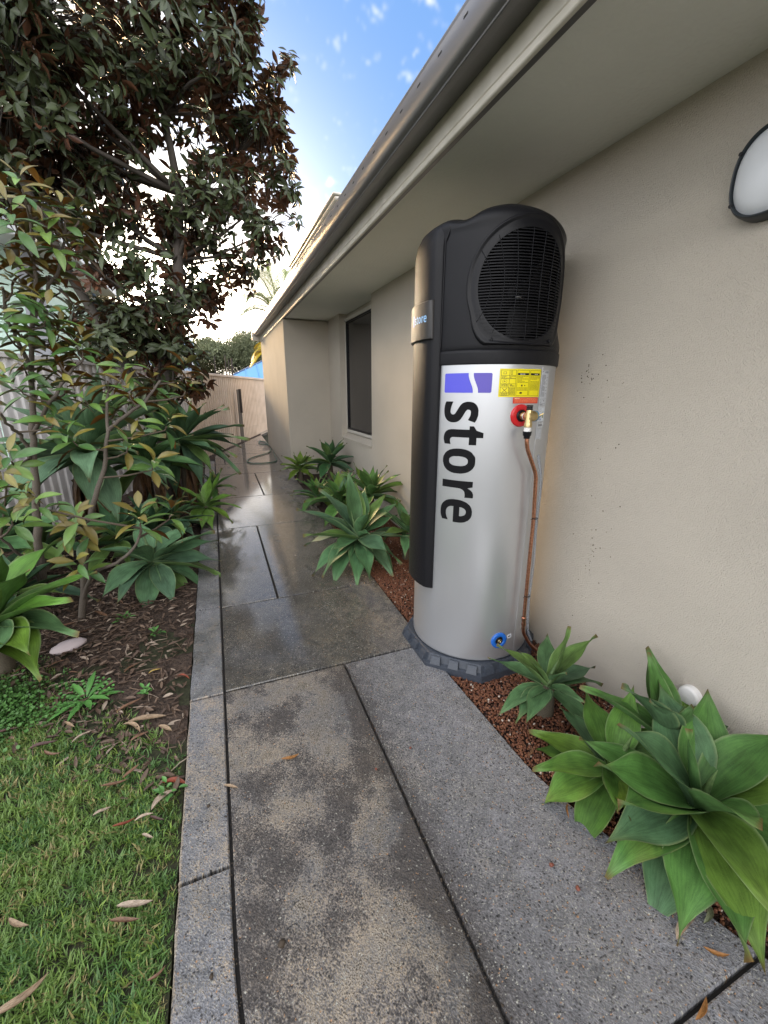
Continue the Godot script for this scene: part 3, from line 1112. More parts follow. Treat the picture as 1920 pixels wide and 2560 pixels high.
# a leaf with a folded blade and a differently coloured underside, along +z from its stalk, facing +y
func blade_leaf(b: MB, at: Transform3D, L: float, W: float, top: Color, under: Color, droop: float, nseg := 6) -> void:
	var keep := b.xf
	b.xf = keep * at
	for side in 2:
		var base := b.v.size()
		for j in nseg + 1:
			var t := float(j) / nseg
			var w := W * 0.5 * (0.82 * pow(sin(PI * pow(t, 1.1)), 0.95) + 0.18 * sin(PI * t)) * (1.0 if t < 0.98 else 0.0) + 0.0012
			var y := -droop * L * t * t
			for i in 3:
				var u := i - 1.0
				b.col = top if side == 0 else under
				if i == 1 and side == 0:
					b.col = top * 1.35
				b.vert(Vector3(u * w, y + absf(u) * w * 0.42 - side * 0.0012, 0.012 + t * L), Vector2(i * 0.5, t))
		for j in nseg:
			for i in 2:
				var a := base + j * 3 + i
				if side == 0:
					b.tri(a, a + 1, a + 4)
					b.tri(a, a + 4, a + 3)
				else:
					b.tri(a, a + 4, a + 1)
					b.tri(a, a + 3, a + 4)
	b.xf = keep


func leaf_pose(axis: Vector3, az: float, el: float, roll := 0.0) -> Basis:
	# +z points out of the twig at el above its cross plane, +y towards the twig's tip
	var up := axis.normalized()
	var s := up.cross(Vector3(0.31, 0.2, 0.93)).normalized()
	var r := (s * cos(az) + up.cross(s) * sin(az)).normalized()
	var z := (r * cos(el) + up * sin(el)).normalized()
	var y := (up * cos(el) - r * sin(el)).normalized()
	return Basis(y.cross(z), y, z) * Basis(Vector3.BACK, roll)


func build_magnolia_tree() -> void:
	var r := RandomNumberGenerator.new()
	r.seed = 91
	var root := Vector3(-0.62, gy(-5.5), -5.5)
	var t := thing("magnolia_tree", "big evergreen magnolia with dark glossy leaves and rusty undersides over the path", "tree", root)
	var lobes := [-1.03, 4.46, -5.58, 1.10, -0.19, 4.58, -5.28, 1.00, 0.15, 4.70, -6.00, 0.72, 0.78, 4.43, -5.70, 0.45, 0.88, 3.96, -5.85, 0.33, 0.46, 3.99, -5.91, 0.70, -0.43, 4.20, -5.81, 1.00, -1.17, 3.84, -5.65, 0.90, -0.73, 3.39, -5.60, 0.50, -0.07, 3.39, -5.46, 0.50, 0.59, 3.44, -5.58, 0.40, 0.64, 3.14, -5.32, 0.28, 0.20, 2.99, -5.80, 0.40, -0.46, 2.50, -5.12, 0.40, -0.15, 2.60, -5.97, 0.40, -0.67, 2.09, -5.33, 0.42, -1.04, 2.19, -5.58, 0.28, -0.56, 1.72, -5.44, 0.33, 0.01, 2.59, -5.86, 0.30, 0.74, 5.23, -5.80, 0.17, 0.72, 5.01, -5.20, 0.15, 0.56, 4.53, -5.03, 0.15, 1.05, 4.83, -5.69, 0.14, 0.41, 4.64, -5.31, 0.60, -1.33, 3.89, -5.12, 0.80, -1.17, 4.33, -5.11, 0.90, -1.96, 4.17, -5.92, 1.00, -2.08, 3.44, -5.96, 0.70, -0.65, 5.38, -5.83, 1.00, 0.02, 5.10, -5.12, 0.66, -1.55, 3.61, -5.90, 0.55, -0.30, 3.06, -5.58, 0.30, -1.00, 2.67, -5.04, 0.25, -0.67, 2.82, -5.47, 0.25, -0.50, 1.85, -5.31, 0.24, -0.22, 1.55, -5.68, 0.18, -0.38, 1.75, -5.25, 0.36, -0.85, 1.92, -5.2, 0.36, -0.62, 2.25, -5.35, 0.3, -0.62, 1.35, -5.3, 0.28]
	var trunk := [Vector3(-0.62, gy(-5.5) - 0.1, -5.5), Vector3(-0.58, 1.2, -5.5), Vector3(-0.42, 1.93, -5.5), Vector3(-0.28, 2.27, -5.5), Vector3(-0.21, 2.87, -5.5), Vector3(-0.12, 3.49, -5.5), Vector3(-0.18, 4.2, -5.55), Vector3(-0.3, 5.3, -5.6)]
	var b := MB.new()
	b.col = Color(0.115, 0.095, 0.08)
	var loc := []
	for p in trunk:
		loc.append(p - root)
	b.tube(loc, [0.10, 0.085, 0.078, 0.066, 0.052, 0.042, 0.03, 0.012], 12)
	put("trunk", b.mesh(), M.bark, t)
	b = MB.new()
	b.col = Color(0.10, 0.085, 0.07)
	b.tube([Vector3(0.0, 0.7, 0), Vector3(-0.25, 1.6, 0.1), Vector3(-0.55, 2.3, 0.15), Vector3(-0.9, 3.4, 0.1), Vector3(-1.2, 4.3, 0.0)], [0.06, 0.05, 0.042, 0.03, 0.012], 9)
	put("limb", b.mesh(), M.bark, t)
	# whorls of leaves
	var meshes := []
	for q in 4:
		var wm := MB.new()
		var n := 9 + q % 2
		for k in n:
			var el := r.randf_range(-0.75, 0.55)
			var brown := Color(0.125, 0.058, 0.034) * r.randf_range(0.6, 1.3)
			var green := Color(0.040, 0.052, 0.023) * r.randf_range(0.7, 1.5)
			blade_leaf(wm, Transform3D(leaf_pose(Vector3.UP, TAU * k / n * 1.62 + r.randf() * 0.4, el, r.randf_range(-0.5, 0.5)), Vector3(0, 0.035 * (k % 3) - 0.02, 0)), r.randf_range(0.10, 0.145), r.randf_range(0.040, 0.052), green, brown, r.randf_range(0.05, 0.3), 4)
		meshes.append(wm.mesh())
	var single := []
	for q in 4:
		var wm := MB.new()
		blade_leaf(wm, Transform3D.IDENTITY, 0.125, 0.046, Color(0.040, 0.052, 0.023) * r.randf_range(0.8, 1.4), Color(0.125, 0.058, 0.034) * r.randf_range(0.7, 1.4), r.randf_range(0.05, 0.3), 5)
		single.append(wm.mesh())
	var where := [[], [], [], []]
	var singles := 0
	for li in lobes.size() / 4:
		var c := Vector3(lobes[li * 4], lobes[li * 4 + 1], lobes[li * 4 + 2])
		var rad: float = lobes[li * 4 + 3]
		# a branch from the trunk to the lobe
		var best := 0
		for q in trunk.size():
			if trunk[q].y < c.y - 0.25 * rad and trunk[q].y > 1.0:
				best = q
		var bb := MB.new()
		bb.col = Color(0.10, 0.085, 0.07)
		var from: Vector3 = trunk[maxi(best, 1)] - root
		var to := c - root
		var mid := from.lerp(to, 0.5) + Vector3(r.randfn() * 0.08, -0.06, r.randfn() * 0.08)
		bb.tube([from, mid, to], [0.018 + 0.012 * rad, 0.014 + 0.008 * rad, 0.007], 6)
		var count := int(112.0 * rad * rad + 32.0 * rad + 3.0)
		var clumps := []
		for k in maxi(2, int(count / 6.5)):
			var e := Vector3(r.randfn(), r.randfn(), r.randfn()).normalized()
			clumps.append(c + e * rad * 0.84 * pow(r.randf(), 0.38))
		for k in count:
			var hub: Vector3 = clumps[k % clumps.size()]
			var p := hub + Vector3(r.randfn(), r.randfn() * 0.8, r.randfn()) * minf(0.12, 0.35 * rad)
			var d := (p - c).normalized()
			p.z = c.z + (p.z - c.z) * 1.15
			var axis := (d * 0.6 + Vector3(0, 0.55, 0) + Vector3(r.randfn(), r.randfn(), r.randfn()) * 0.3).normalized()
			if rad <= 0.9:
				bb.tube([to.lerp(hub - root, 0.3), hub.lerp(p, 0.4) - root, p - root - axis * 0.05], [0.006, 0.0035], 4, false)
			var bs := Basis(Quaternion(Vector3.UP, axis)) * Basis(Vector3.UP, r.randf() * TAU)
			if rad < 0.46 and singles < 300 and r.randf() < 0.35:
				for q in 9:
					if singles >= 300:
						break
					var lf := put("leaf", single[q % 4], M.tree_leaf, t)
					lf.transform = Transform3D(bs * leaf_pose(Vector3.UP, TAU * q / 9.0 * 1.62, r.randf_range(-0.4, 0.5), r.randf_range(-0.5, 0.5)), p - root)
					singles += 1
				continue
			where[k % 4].append(Transform3D(bs.scaled(Vector3.ONE * r.randf_range(0.8, 1.15)), p - root))
		put("branch", bb.mesh(), M.bark, t)
	for q in 4:
		scatter("leaf_mass", meshes[q], M.tree_leaf, where[q], [], t)


func build_magnolia_shrubs() -> void:
	var r := RandomNumberGenerator.new()
	r.seed = 95
	var whorls := [-0.76, 1.23, -2.80, -0.69, 1.45, -2.90, -0.47, 1.63, -2.90, -0.45, 1.48, -2.80, -0.16, 1.50, -2.90, -0.17, 1.60, -3.10, -0.28, 1.30, -2.80, -0.50, 1.18, -2.80, -0.37, 1.08, -2.70, -0.45, 0.80, -2.50, -0.32, 0.78, -2.70, -0.86, 0.98, -2.40, -0.75, 0.82, -2.60, -0.82, 0.70, -2.70, -0.79, 0.55, -2.60, -0.59, 1.40, -3.10, -0.60, 1.56, -3.10, -0.34, 1.54, -3.00,
		-0.80, 1.66, -3.00, -0.68, 1.72, -3.00, -0.82, 1.80, -3.10, -0.98, 1.16, -2.60, -1.03, 1.04, -2.60, -1.04, 0.85, -2.60, -0.97, 1.63, -3.00, -0.98, 1.51, -2.90, -0.96, 1.52, -3.10, -0.86, 1.33, -2.90, -0.78, 2.46, -2.90, -0.76, 2.46, -3.10, -0.81, 2.28, -2.80, -0.67, 2.40, -3.10, -0.86, 2.23, -3.10, -0.68, 2.23, -3.10, -0.83, 2.14, -3.20, -0.91, 2.02, -2.90, -0.88, 1.95, -3.10, -0.80, 1.86, -2.90, -0.83, 1.82, -3.20, -0.97, 1.93, -3.00, -0.75, 1.76, -3.20, -0.98, 1.80, -2.90,
		-0.93, 2.50, -3.20, -0.76, 2.54, -3.30, -0.62, 2.46, -3.20, -0.88, 2.39, -3.30, -0.94, 2.21, -3.00, -0.73, 2.27, -3.00, -0.65, 2.34, -3.30, -0.93, 2.18, -3.20, -0.80, 2.10, -3.30, -0.91, 2.01, -3.10, -0.78, 1.93, -3.30, -0.98, 1.81, -3.10, -0.91, 1.70, -3.20, -0.83, 1.51, -3.10]
	var low := [[-0.93, 0.08, -2.88, -0.83, 0.53, -2.85, -0.75, 0.82, -2.85, -0.65, 1.06, -2.85, -0.60, 1.27, -2.85, -0.58, 1.49, -2.95], [-0.59, 1.28, -2.85, -0.49, 1.36, -2.80, -0.38, 1.44, -2.80, -0.29, 1.56, -2.90], [-0.90, 0.23, -2.86, -0.79, 0.44, -2.75, -0.62, 0.55, -2.60, -0.50, 0.66, -2.50, -0.45, 0.77, -2.50]]
	var tall := [[-1.21, 0.10, -3.20, -1.16, 0.50, -3.15, -1.10, 0.82, -3.10, -1.06, 1.08, -3.10, -1.02, 1.35, -3.10, -0.97, 1.61, -3.10, -0.92, 1.86, -3.10, -0.86, 2.10, -3.10, -0.79, 2.42, -3.00], [-1.21, 0.18, -3.20, -1.18, 0.44, -3.05, -1.17, 0.58, -2.90, -1.19, 0.71, -2.80], [-1.07, 1.08, -3.10, -1.05, 1.23, -3.00, -1.06, 1.31, -2.90, -1.05, 1.39, -2.80], [-1.04, 1.24, -3.10, -0.87, 1.44, -2.95, -0.78, 1.56, -2.95, -0.68, 1.68, -3.00], [-0.97, 1.61, -3.10, -0.97, 1.75, -3.00, -0.99, 1.87, -3.00, -0.95, 2.01, -2.90], [-0.91, 1.89, -3.10, -0.83, 2.05, -3.15, -0.74, 2.16, -3.10, -0.68, 2.33, -3.10]]
	for sh in 2:
		var stems: Array = low if sh == 0 else tall
		var root := Vector3(stems[0][0], gy(stems[0][2]), stems[0][2])
		var t := thing("magnolia_shrub", ["young magnolia shrub with spreading bronze-backed leaves in the bark bed", "taller thin-stemmed young magnolia with bronze leaves near the fence"][sh], "shrub", root, 0.0, "young magnolias in the bed")
		var nodes := []
		for s in stems.size():
			var pts := []
			for k in stems[s].size() / 3:
				pts.append(Vector3(stems[s][k * 3], stems[s][k * 3 + 1], stems[s][k * 3 + 2]) - root)
			var fine := []
			var rad := []
			for k in pts.size() - 1:
				for q in 4:
					fine.append(pts[k].cubic_interpolate(pts[k + 1], pts[maxi(k - 1, 0)], pts[mini(k + 2, pts.size() - 1)], q / 4.0) + Vector3(r.randfn(), 0, r.randfn()) * 0.004)
			fine.append(pts[-1])
			for k in fine.size():
				rad.append(lerpf([0.021, 0.027][sh] if s == 0 else 0.012, 0.006, float(k) / fine.size()))
			var b := MB.new()
			b.col = Color(0.20, 0.165, 0.13) if s % 2 == 0 else Color(0.17, 0.14, 0.11)
			b.tube(fine, rad, 8)
			put("stem" if s == 0 else "branch", b.mesh(), M.bark, t)
			nodes.append_array(fine)
		for w in whorls.size() / 3:
			var p := Vector3(whorls[w * 3], whorls[w * 3 + 1], whorls[w * 3 + 2])
			var mine: int = 0 if w < 18 or (w >= 42 and p.x > -0.7 and p.y < 1.8) else 1
			if mine != sh:
				continue
			p -= root
			var near := Vector3.ZERO
			var dist := 99.0
			for q in nodes:
				var dd: float = q.distance_to(p) + (0.25 if q.y > p.y - 0.05 else 0.0)
				if dd < dist:
					dist = dd
					near = q
			var b := MB.new()
			b.col = Color(0.16, 0.12, 0.085)
			var axis := ((p - near).normalized() * 0.5 + Vector3(0, 0.8, 0.25)).normalized()
			b.tube([near, near.lerp(p, 0.5) + Vector3(0, -0.02, 0), p - axis * 0.03, p], [0.007, 0.0055, 0.0045, 0.004], 6)
			put("twig", b.mesh(), M.bark, t)
			var n := r.randi_range(10, 13)
			var big := r.randf_range(0.85, 1.15)
			for k in n:
				var lm := MB.new()
				var age := float(k) / n
				var el := lerpf(-0.25, 0.95, age) + r.randf_range(-0.15, 0.15)
				var fresh := r.randf()
				var top := Color(0.050, 0.115, 0.030).lerp(Color(0.15, 0.24, 0.045), fresh * fresh) * r.randf_range(0.8, 1.15)
				var under := Color(0.155, 0.060, 0.011) * r.randf_range(0.6, 1.25)
				if r.randf() < 0.3:
					under = Color(0.10, 0.09, 0.028)
				if age > 0.72 or r.randf() < 0.22:
					top = top.lerp(Color(0.20, 0.085, 0.018), 0.5)
				var ln := lerpf(0.138, 0.09, age) * big * r.randf_range(0.85, 1.2)
				blade_leaf(lm, Transform3D(leaf_pose(axis, 2.4 * k + r.randf() * 0.5, el, r.randf_range(-0.4, 0.4)), Vector3.ZERO), ln, ln * r.randf_range(0.29, 0.38), top, under, r.randf_range(0.05, 0.55), 8)
				var lf := put("leaf", lm.mesh(), M.magnolia_leaf, t)
				lf.position = p + axis * (0.012 * k - 0.05)


const HY := 0.13   # height of the heater's foot


func cyl(phi_deg: float, r: float, y: float) -> Vector3:
	var a := deg_to_rad(phi_deg)
	return Vector3(sin(a) * r, y - HY, cos(a) * r)


func squeeze(ph: float) -> float:   # the head flattens towards the wall
	return 1.0 - 0.075 * smoothstep(2.0, 48.0, ph)


# a patch bent round the heater, s along the skin (metres from phi0), y the height
func wrap_s(phi0: float, s: float, r: float, y: float) -> Vector3:
	var ph := phi0 + rad_to_deg(s / 0.345)
	return cyl(ph, r * squeeze(ph), y)


func sticker(phi0: float, phi1: float, y0: float, y1: float, r: float, m: Material, called: String, parent: Node) -> MeshInstance3D:
	var b := MB.new()
	b.grid(16, 1, func(u: float, v: float) -> Vector3: return cyl(lerpf(phi0, phi1, u), r, lerpf(y0, y1, v)))
	for k in b.uv.size():
		b.uv[k] = Vector2(b.uv[k].x, 1.0 - b.uv[k].y)
	return put(called, b.mesh(), m, parent)


func printed(called: String, im: Image) -> StandardMaterial3D:
	var m := mat(called, Color.WHITE, 0.4)
	m.albedo_texture = ImageTexture.create_from_image(im)
	return m


func bars(im: Image, x0: int, y0: int, x1: int, y1: int, step: int, thick: int, color: Color, r: RandomNumberGenerator) -> void:
	var y := y0
	while y + thick <= y1:
		var x := x0
		var end := x1 if r.randf() > 0.2 else x0 + int((x1 - x0) * r.randf_range(0.3, 0.8))
		while x < end:
			var w := r.randi_range(4, 13)
			im.fill_rect(Rect2i(x, y, mini(w, end - x), thick), color)
			x += w + 2
		y += step


func frame_rect(im: Image, x: int, y: int, w: int, h: int, c: Color) -> void:
	im.fill_rect(Rect2i(x, y, w, 2), c)
	im.fill_rect(Rect2i(x, y + h - 2, w, 2), c)
	im.fill_rect(Rect2i(x, y, 2, h), c)
	im.fill_rect(Rect2i(x + w - 2, y, 2, h), c)


func text_mesh(text: String, bold := true) -> Array:   # [points, indices, box] of flat letters
	var tm := TextMesh.new()
	var f := SystemFont.new()
	f.font_names = PackedStringArray(["Droid Sans"])
	f.font_weight = 700 if bold else 400
	tm.font = f
	tm.font_size = 64
	tm.pixel_size = 0.01
	tm.depth = 0.0
	tm.curve_step = 0.6
	tm.text = text
	var a := tm.surface_get_arrays(0)
	var pts: PackedVector3Array = a[Mesh.ARRAY_VERTEX]
	var ix: PackedInt32Array = a[Mesh.ARRAY_INDEX]
	var box := AABB(pts[0], Vector3.ZERO)
	for p in pts:
		box = box.expand(p)
	return [pts, ix, box]


# letters bent round a cylinder: place maps (0..1, 0..1) over the text's box to a point
func bent_text(text: String, longest: float, place: Callable, scale_len: Vector2) -> ArrayMesh:
	var t := text_mesh(text)
	var pts: PackedVector3Array = t[0]
	var ix: PackedInt32Array = t[1]
	var box: AABB = t[2]
	var todo := []
	for k in range(0, ix.size(), 3):
		var tr := []
		for q in 3:
			var p := pts[ix[k + q]]
			tr.append(Vector2((p.x - box.position.x) / box.size.x, (p.y - box.position.y) / box.size.y))
		todo.append(tr)
	var b := MB.new()
	while not todo.is_empty():
		var tr: Array = todo.pop_back()
		var worst := -1
		var len := longest
		for q in 3:
			var d: float = ((tr[q] - tr[(q + 1) % 3]) * scale_len).length()
			if d > len:
				len = d
				worst = q
		if worst >= 0:
			var m: Vector2 = (tr[worst] + tr[(worst + 1) % 3]) * 0.5
			todo.append([tr[worst], m, tr[(worst + 2) % 3]])
			todo.append([m, tr[(worst + 1) % 3], tr[(worst + 2) % 3]])
			continue
		b.face([place.call(tr[0]), place.call(tr[1]), place.call(tr[2])], Vector3(0, place.call(tr[0]).y, 0))
	return b.mesh()


func build_water_heater() -> void:
	var r := RandomNumberGenerator.new()
	r.seed = 101
	build_pad()
	var t := thing("water_heater", "tall silver heat pump water heater with black fan head lettered store", "water heater", Vector3(TC.x, HY, TC.y))
	t.scale = Vector3(0.984, 1.0, 0.984)
	var b := MB.new()
	b.lathe([Vector2(0.0, 0.0), Vector2(0.318, 0.0), Vector2(0.330, 0.004), Vector2(0.335, 0.014), Vector2(0.335, 0.3), Vector2(0.335, 0.75), Vector2(0.335, 1.2), Vector2(0.335, 1.50)], 96)
	put("tank_body", b.mesh(), M.tank_paint, t)
	b = MB.new()
	b.lathe([Vector2(0.330, 1.484), Vector2(0.341, 1.486), Vector2(0.343, 1.490), Vector2(0.344, 1.53), Vector2(0.343, 1.541), Vector2(0.338, 1.545), Vector2(0.330, 1.546)], 96)
	put("collar_band", b.mesh(), M.black_plastic, t)
	# fan head with a round opening
	var hr := [Vector2(0.337, 1.544), Vector2(0.3405, 1.552), Vector2(0.342, 1.60), Vector2(0.343, 1.78), Vector2(0.343, 1.96), Vector2(0.342, 2.005), Vector2(0.3445, 2.015), Vector2(0.3445, 2.028), Vector2(0.340, 2.040), Vector2(0.329, 2.053), Vector2(0.312, 2.063), Vector2(0.285, 2.070), Vector2(0.22, 2.076), Vector2(0.0, 2.082)]
	b = MB.new()
	var phi_f := -9.5
	var y_f := 1.915
	var prof := []
	for k in hr.size() - 1:
		var m := clampi(ceili((hr[k + 1] - hr[k]).length() / 0.02), 1, 12)
		for q in m:
			prof.append(hr[k].lerp(hr[k + 1], float(q) / m))
	prof.append(hr[-1])
	b.grid(120, prof.size() - 1, func(u: float, v: float) -> Vector3:
		var p: Vector2 = prof[roundi(v * (prof.size() - 1))]
		var a := deg_to_rad(u * 360.0 - 180.0)
		# the crown dips beside the seam and swells above the fan
		var ph := u * 360.0 - 180.0
		var crest: float = 0.016 * exp(-pow((ph + 25.0) / 22.0, 2.0)) - 0.020 * exp(-pow((ph + 57.0) / 10.0, 2.0)) - 0.030 * smoothstep(-5.0, 40.0, ph)
		var k := lerpf(1.0, squeeze(ph), smoothstep(1.55, 1.68, p.y) * (1.0 - smoothstep(90.0, 150.0, absf(ph))))
		return Vector3(sin(a) * p.x * k, p.y + crest * smoothstep(1.98, 2.06, p.y), cos(a) * p.x * k), false, true,
		func(u: float, v: float) -> bool:
			var s := deg_to_rad(u * 360.0 - 180.0 - phi_f) * 0.345
			var y: float = prof[floori(v * (prof.size() - 1))].y + HY
			return Vector2(s, y - y_f).length() < 0.222)
	put("fan_head", b.mesh(), M.black_plastic, t)
	# plate round the opening, with a raised rim and a straight foot
	b = MB.new()
	var rp := [Vector2(0.205, 0.336), Vector2(0.206, 0.3495), Vector2(0.2075, 0.3515), Vector2(0.226, 0.3515), Vector2(0.234, 0.3505), Vector2(0.240, 0.3520), Vector2(0.247, 0.3565), Vector2(0.253, 0.3560), Vector2(0.256, 0.3430)]
	b.grid(96, rp.size() - 1, func(u: float, v: float) -> Vector3:
		var q: Vector2 = rp[roundi(v * (rp.size() - 1))]
		var a := TAU * u
		var out := 0.256
		if sin(a) < 0.0:
			out = minf(0.285, 0.224 / maxf(-sin(a), 0.01))
			out = lerpf(0.256, out, smoothstep(0.35, 0.75, -sin(a)))
		var rad := 0.205 + (q.x - 0.205) * (out - 0.205) / 0.051
		return wrap_s(phi_f, cos(a) * rad, q.y, y_f + sin(a) * rad), true, true)
	var grille := put("grille_plate", b.mesh(), M.black_smooth, t)
	for k in 38:
		var y := -0.202 + 0.0108 * (k + 0.15)
		var half := sqrt(maxf(0.0001, 0.2065 * 0.2065 - y * y))
		var lb := MB.new()
		var n := maxi(3, int(half * 60))
		for e in [[Vector2(-0.0024, 0.3505), Vector2(0.0022, 0.3505)], [Vector2(0.0022, 0.3505), Vector2(0.0034, 0.340)], [Vector2(0.0034, 0.340), Vector2(-0.0012, 0.340)], [Vector2(-0.0012, 0.340), Vector2(-0.0024, 0.3505)]]:
			lb.grid(n, 1, func(u: float, v: float) -> Vector3:
				var q: Vector2 = e[0].lerp(e[1], v)
				return wrap_s(phi_f, lerpf(-half, half, u), q.y, y_f + y + q.x))
		put("louvre", lb.mesh(), M.louvre_black, grille)
	for k in 7:
		var s0 := -0.155 + 0.052 * k
		var bend := 0.05 * (1.0 - k / 3.0) * (1.0 if k < 3 else 0.35)
		var pts := []
		for q in 17:
			var w := q / 8.0 - 1.0
			var s := s0 - bend * w * w
			var ylim := sqrt(maxf(0.0004, 0.206 * 0.206 - minf(s0 * s0, 0.04)))
			pts.append(wrap_s(phi_f, s, 0.3512, y_f + ylim * w * 0.99))
		b = MB.new()
		b.tube(pts, [0.0017], 5)
		put("grille_rib", b.mesh(), M.louvre_black, grille)
	# corner slits and screws of the plate
	for sd in [-1.0, 1.0]:
		for k in 8:
			var a := deg_to_rad(205.0 + 5.2 * k)
			var i0 := Vector2(cos(a) * 0.214, sin(a) * 0.214)
			var i1 := Vector2(cos(a) * 0.214 - 0.02 - 0.003 * k, sin(a) * 0.214)
			b = MB.new()
			b.grid(3, 1, func(u: float, v: float) -> Vector3:
				var q := i0.lerp(i1, 1.0 - u if sd > 0 else u)
				return wrap_s(phi_f, -sd * q.x * -1.0 if sd > 0 else -q.x, 0.3523, y_f + q.y + 0.003 * (v - 0.5) * 2.0 * 0.7), sd > 0)
			put("slit", b.mesh(), M.dark, grille)
		b = MB.new()
		b.xf = Transform3D(Basis(Vector3.UP, deg_to_rad(phi_f + sd * 23.0)), Vector3.ZERO) * Transform3D(Basis(Vector3.RIGHT, PI / 2), Vector3(0, y_f - 0.203 - HY, 0.352))
		b.lathe([Vector2(0.0075, -0.002), Vector2(0.0075, 0.0025), Vector2(0.006, 0.004), Vector2(0.003, 0.004), Vector2(0.0015, 0.002), Vector2(0.0, 0.002)], 14)
		put("screw", b.mesh(), M.black_plastic, grille)
	# fan behind the louvres
	var fb := Basis(Vector3.UP, deg_to_rad(phi_f))
	b = MB.new()
	b.xf = Transform3D(fb, fb * Vector3(0, 0, 0.235) + Vector3(0, y_f - HY, 0)) * Transform3D(Basis(Vector3.RIGHT, PI / 2), Vector3.ZERO)
	b.lathe([Vector2(0.055, -0.04), Vector2(0.055, 0.02), Vector2(0.04, 0.032), Vector2(0.0, 0.036)], 20)
	for k in 4:
		var a0 := TAU * k / 4.0 + 0.4
		b.grid(6, 4, func(u: float, v: float) -> Vector3:
			var a := a0 + (u - 0.5) * 1.0
			var rr := lerpf(0.05, 0.185, v)
			return Vector3(sin(a) * rr, (u - 0.5) * 0.05, cos(a) * rr))
	var fan := put("fan", b.mesh(), M.black_smooth, t)
	b = MB.new()
	b.xf = Transform3D(fb, fb * Vector3(-0.01, 0, 0.285) + Vector3(0, y_f - 0.03 - HY, 0))
	b.lathe([Vector2(0.0, -0.012), Vector2(0.016, -0.010), Vector2(0.018, 0.0), Vector2(0.016, 0.01), Vector2(0.0, 0.012)], 12)
	b.box(Vector3(0.0, 0.026, 0.0), Vector3(0.03, 0.008, 0.006), 0.002)
	put("hub_cap", b.mesh(), M.motor_metal, fan)
	# front cover: a raised strip from top to below the middle
	b = MB.new()
	var cs := [[-71.6, 0.330], [-71.9, 0.3455], [-72.6, 0.350], [-73.6, 0.356], [-75.6, 0.3665], [-77.5, 0.3705]]
	for k in 9:
		cs.append([-83.0 - 4.25 * k, 0.3715])
	for k in 6:
		cs.append([-200.0 - cs[5 - k][0], cs[5 - k][1]])
	var rows := [[0.50, 0.0], [0.501, 0.75], [0.506, 1.0], [0.80, 1.0], [1.2, 1.0], [1.6, 1.0], [2.0, 1.0], [2.09, 1.0], [2.14, 0.009], [2.170, 0.026], [2.190, 0.055], [2.200, 0.085], [2.203, 0.12]]
	b.grid(cs.size() - 1, rows.size() - 1, func(u: float, v: float) -> Vector3:
		var c: Array = cs[roundi(u * (cs.size() - 1))]
		var w: Array = rows[roundi(v * (rows.size() - 1))]
		return cyl(c[0], lerpf(0.331, c[1], w[1]) if w[0] < 2.1 else c[1] - w[1], w[0]), true)
	put("front_cover", b.mesh(), M.black_plastic, t)
	b = MB.new()
	b.tube([cyl(-71.8, 0.3440, 1.69), cyl(-71.2, 0.3445, 1.9), cyl(-71.0, 0.345, 2.10), cyl(-68.5, 0.345, 2.125), cyl(-67.8, 0.344, 2.14), cyl(-67.6, 0.343, 2.155)], [0.0032], 6)
	put("seam_bead", b.mesh(), M.black_smooth, t)
	for y in [1.50, 0.57]:
		b = MB.new()
		b.xf = Transform3D(Basis(Vector3.UP, deg_to_rad(-78.5)), Vector3.ZERO) * Transform3D(Basis(Vector3.RIGHT, PI / 2), Vector3(0, y - HY, 0.356))
		b.lathe([Vector2(0.006, -0.002), Vector2(0.006, 0.003), Vector2(0.004, 0.004), Vector2(0.0, 0.002)], 12)
		put("cover_screw", b.mesh(), M.black_smooth, t)
	# control panel on the cover
	b = MB.new()
	var prow := [[1.727, 0.366], [1.7275, 0.3825], [1.731, 0.385], [1.800, 0.385], [1.882, 0.385], [1.8855, 0.3825], [1.886, 0.366]]
	b.grid(14, 6, func(u: float, v: float) -> Vector3:
		var w: Array = prow[roundi(v * 6)]
		var ph: float = -75.9 - 48.2 * clampf((u - 1.0 / 14) * 14.0 / 12.0, 0, 1)
		return cyl(ph, 0.366 if u == 0.0 or u == 1.0 else w[1], w[0]), true)
	var panel := put("control_panel", b.mesh(), M.panel_grey, t)
	put("panel_lettering", bent_text("store", 0.012, func(q: Vector2) -> Vector3: return cyl(-97.5 + q.x * 17.0, 0.3862, 1.799 + q.y * 0.034), Vector2(0.105, 0.034)), M.logo_cyan, panel)
	sticker(-101.6, -98.2, 1.792, 1.84, 0.3862, M.logo_deep, "panel_logo", panel)
	# the mark and the word down the tank
	var left_part := MB.new()
	var s_of := func(f: float) -> float: return -67.2 + 37.6 * f
	var gap := func(v: float) -> float: return 0.528 + 0.105 * smoothstep(0.05, 0.95, 1.0 - v)
	var corner := func(v: float) -> float: return 0.022 * (1.0 - sqrt(maxf(0.0, 1.0 - pow(maxf(0.0, absf(v - 0.5) * 2.0 - 0.88) / 0.12, 2.0))))
	left_part.grid(20, 20, func(u: float, v: float) -> Vector3: return cyl(s_of.call(lerpf(corner.call(v), gap.call(v), u)), 0.3362, lerpf(1.497, 1.580, v)))
	put("logo_block", left_part.mesh(), M.logo_blue, t)
	left_part = MB.new()
	left_part.grid(16, 20, func(u: float, v: float) -> Vector3: return cyl(s_of.call(lerpf(gap.call(v) + 0.103, 1.0 - corner.call(v), u)), 0.3362, lerpf(1.497, 1.580, v)))
	put("logo_block", left_part.mesh(), M.logo_violet, t)
	put("lettering", bent_text("store", 0.014, func(q: Vector2) -> Vector3: return cyl(-66.6 + q.y * 33.4, 0.3362, 1.459 - q.x * 0.567), Vector2(0.567, 0.195)), M.lettering, t)
	# stickers
	var yl := Image.create_empty(280, 190, false, Image.FORMAT_RGB8)
	yl.fill(Color(0.93, 0.87, 0.05))
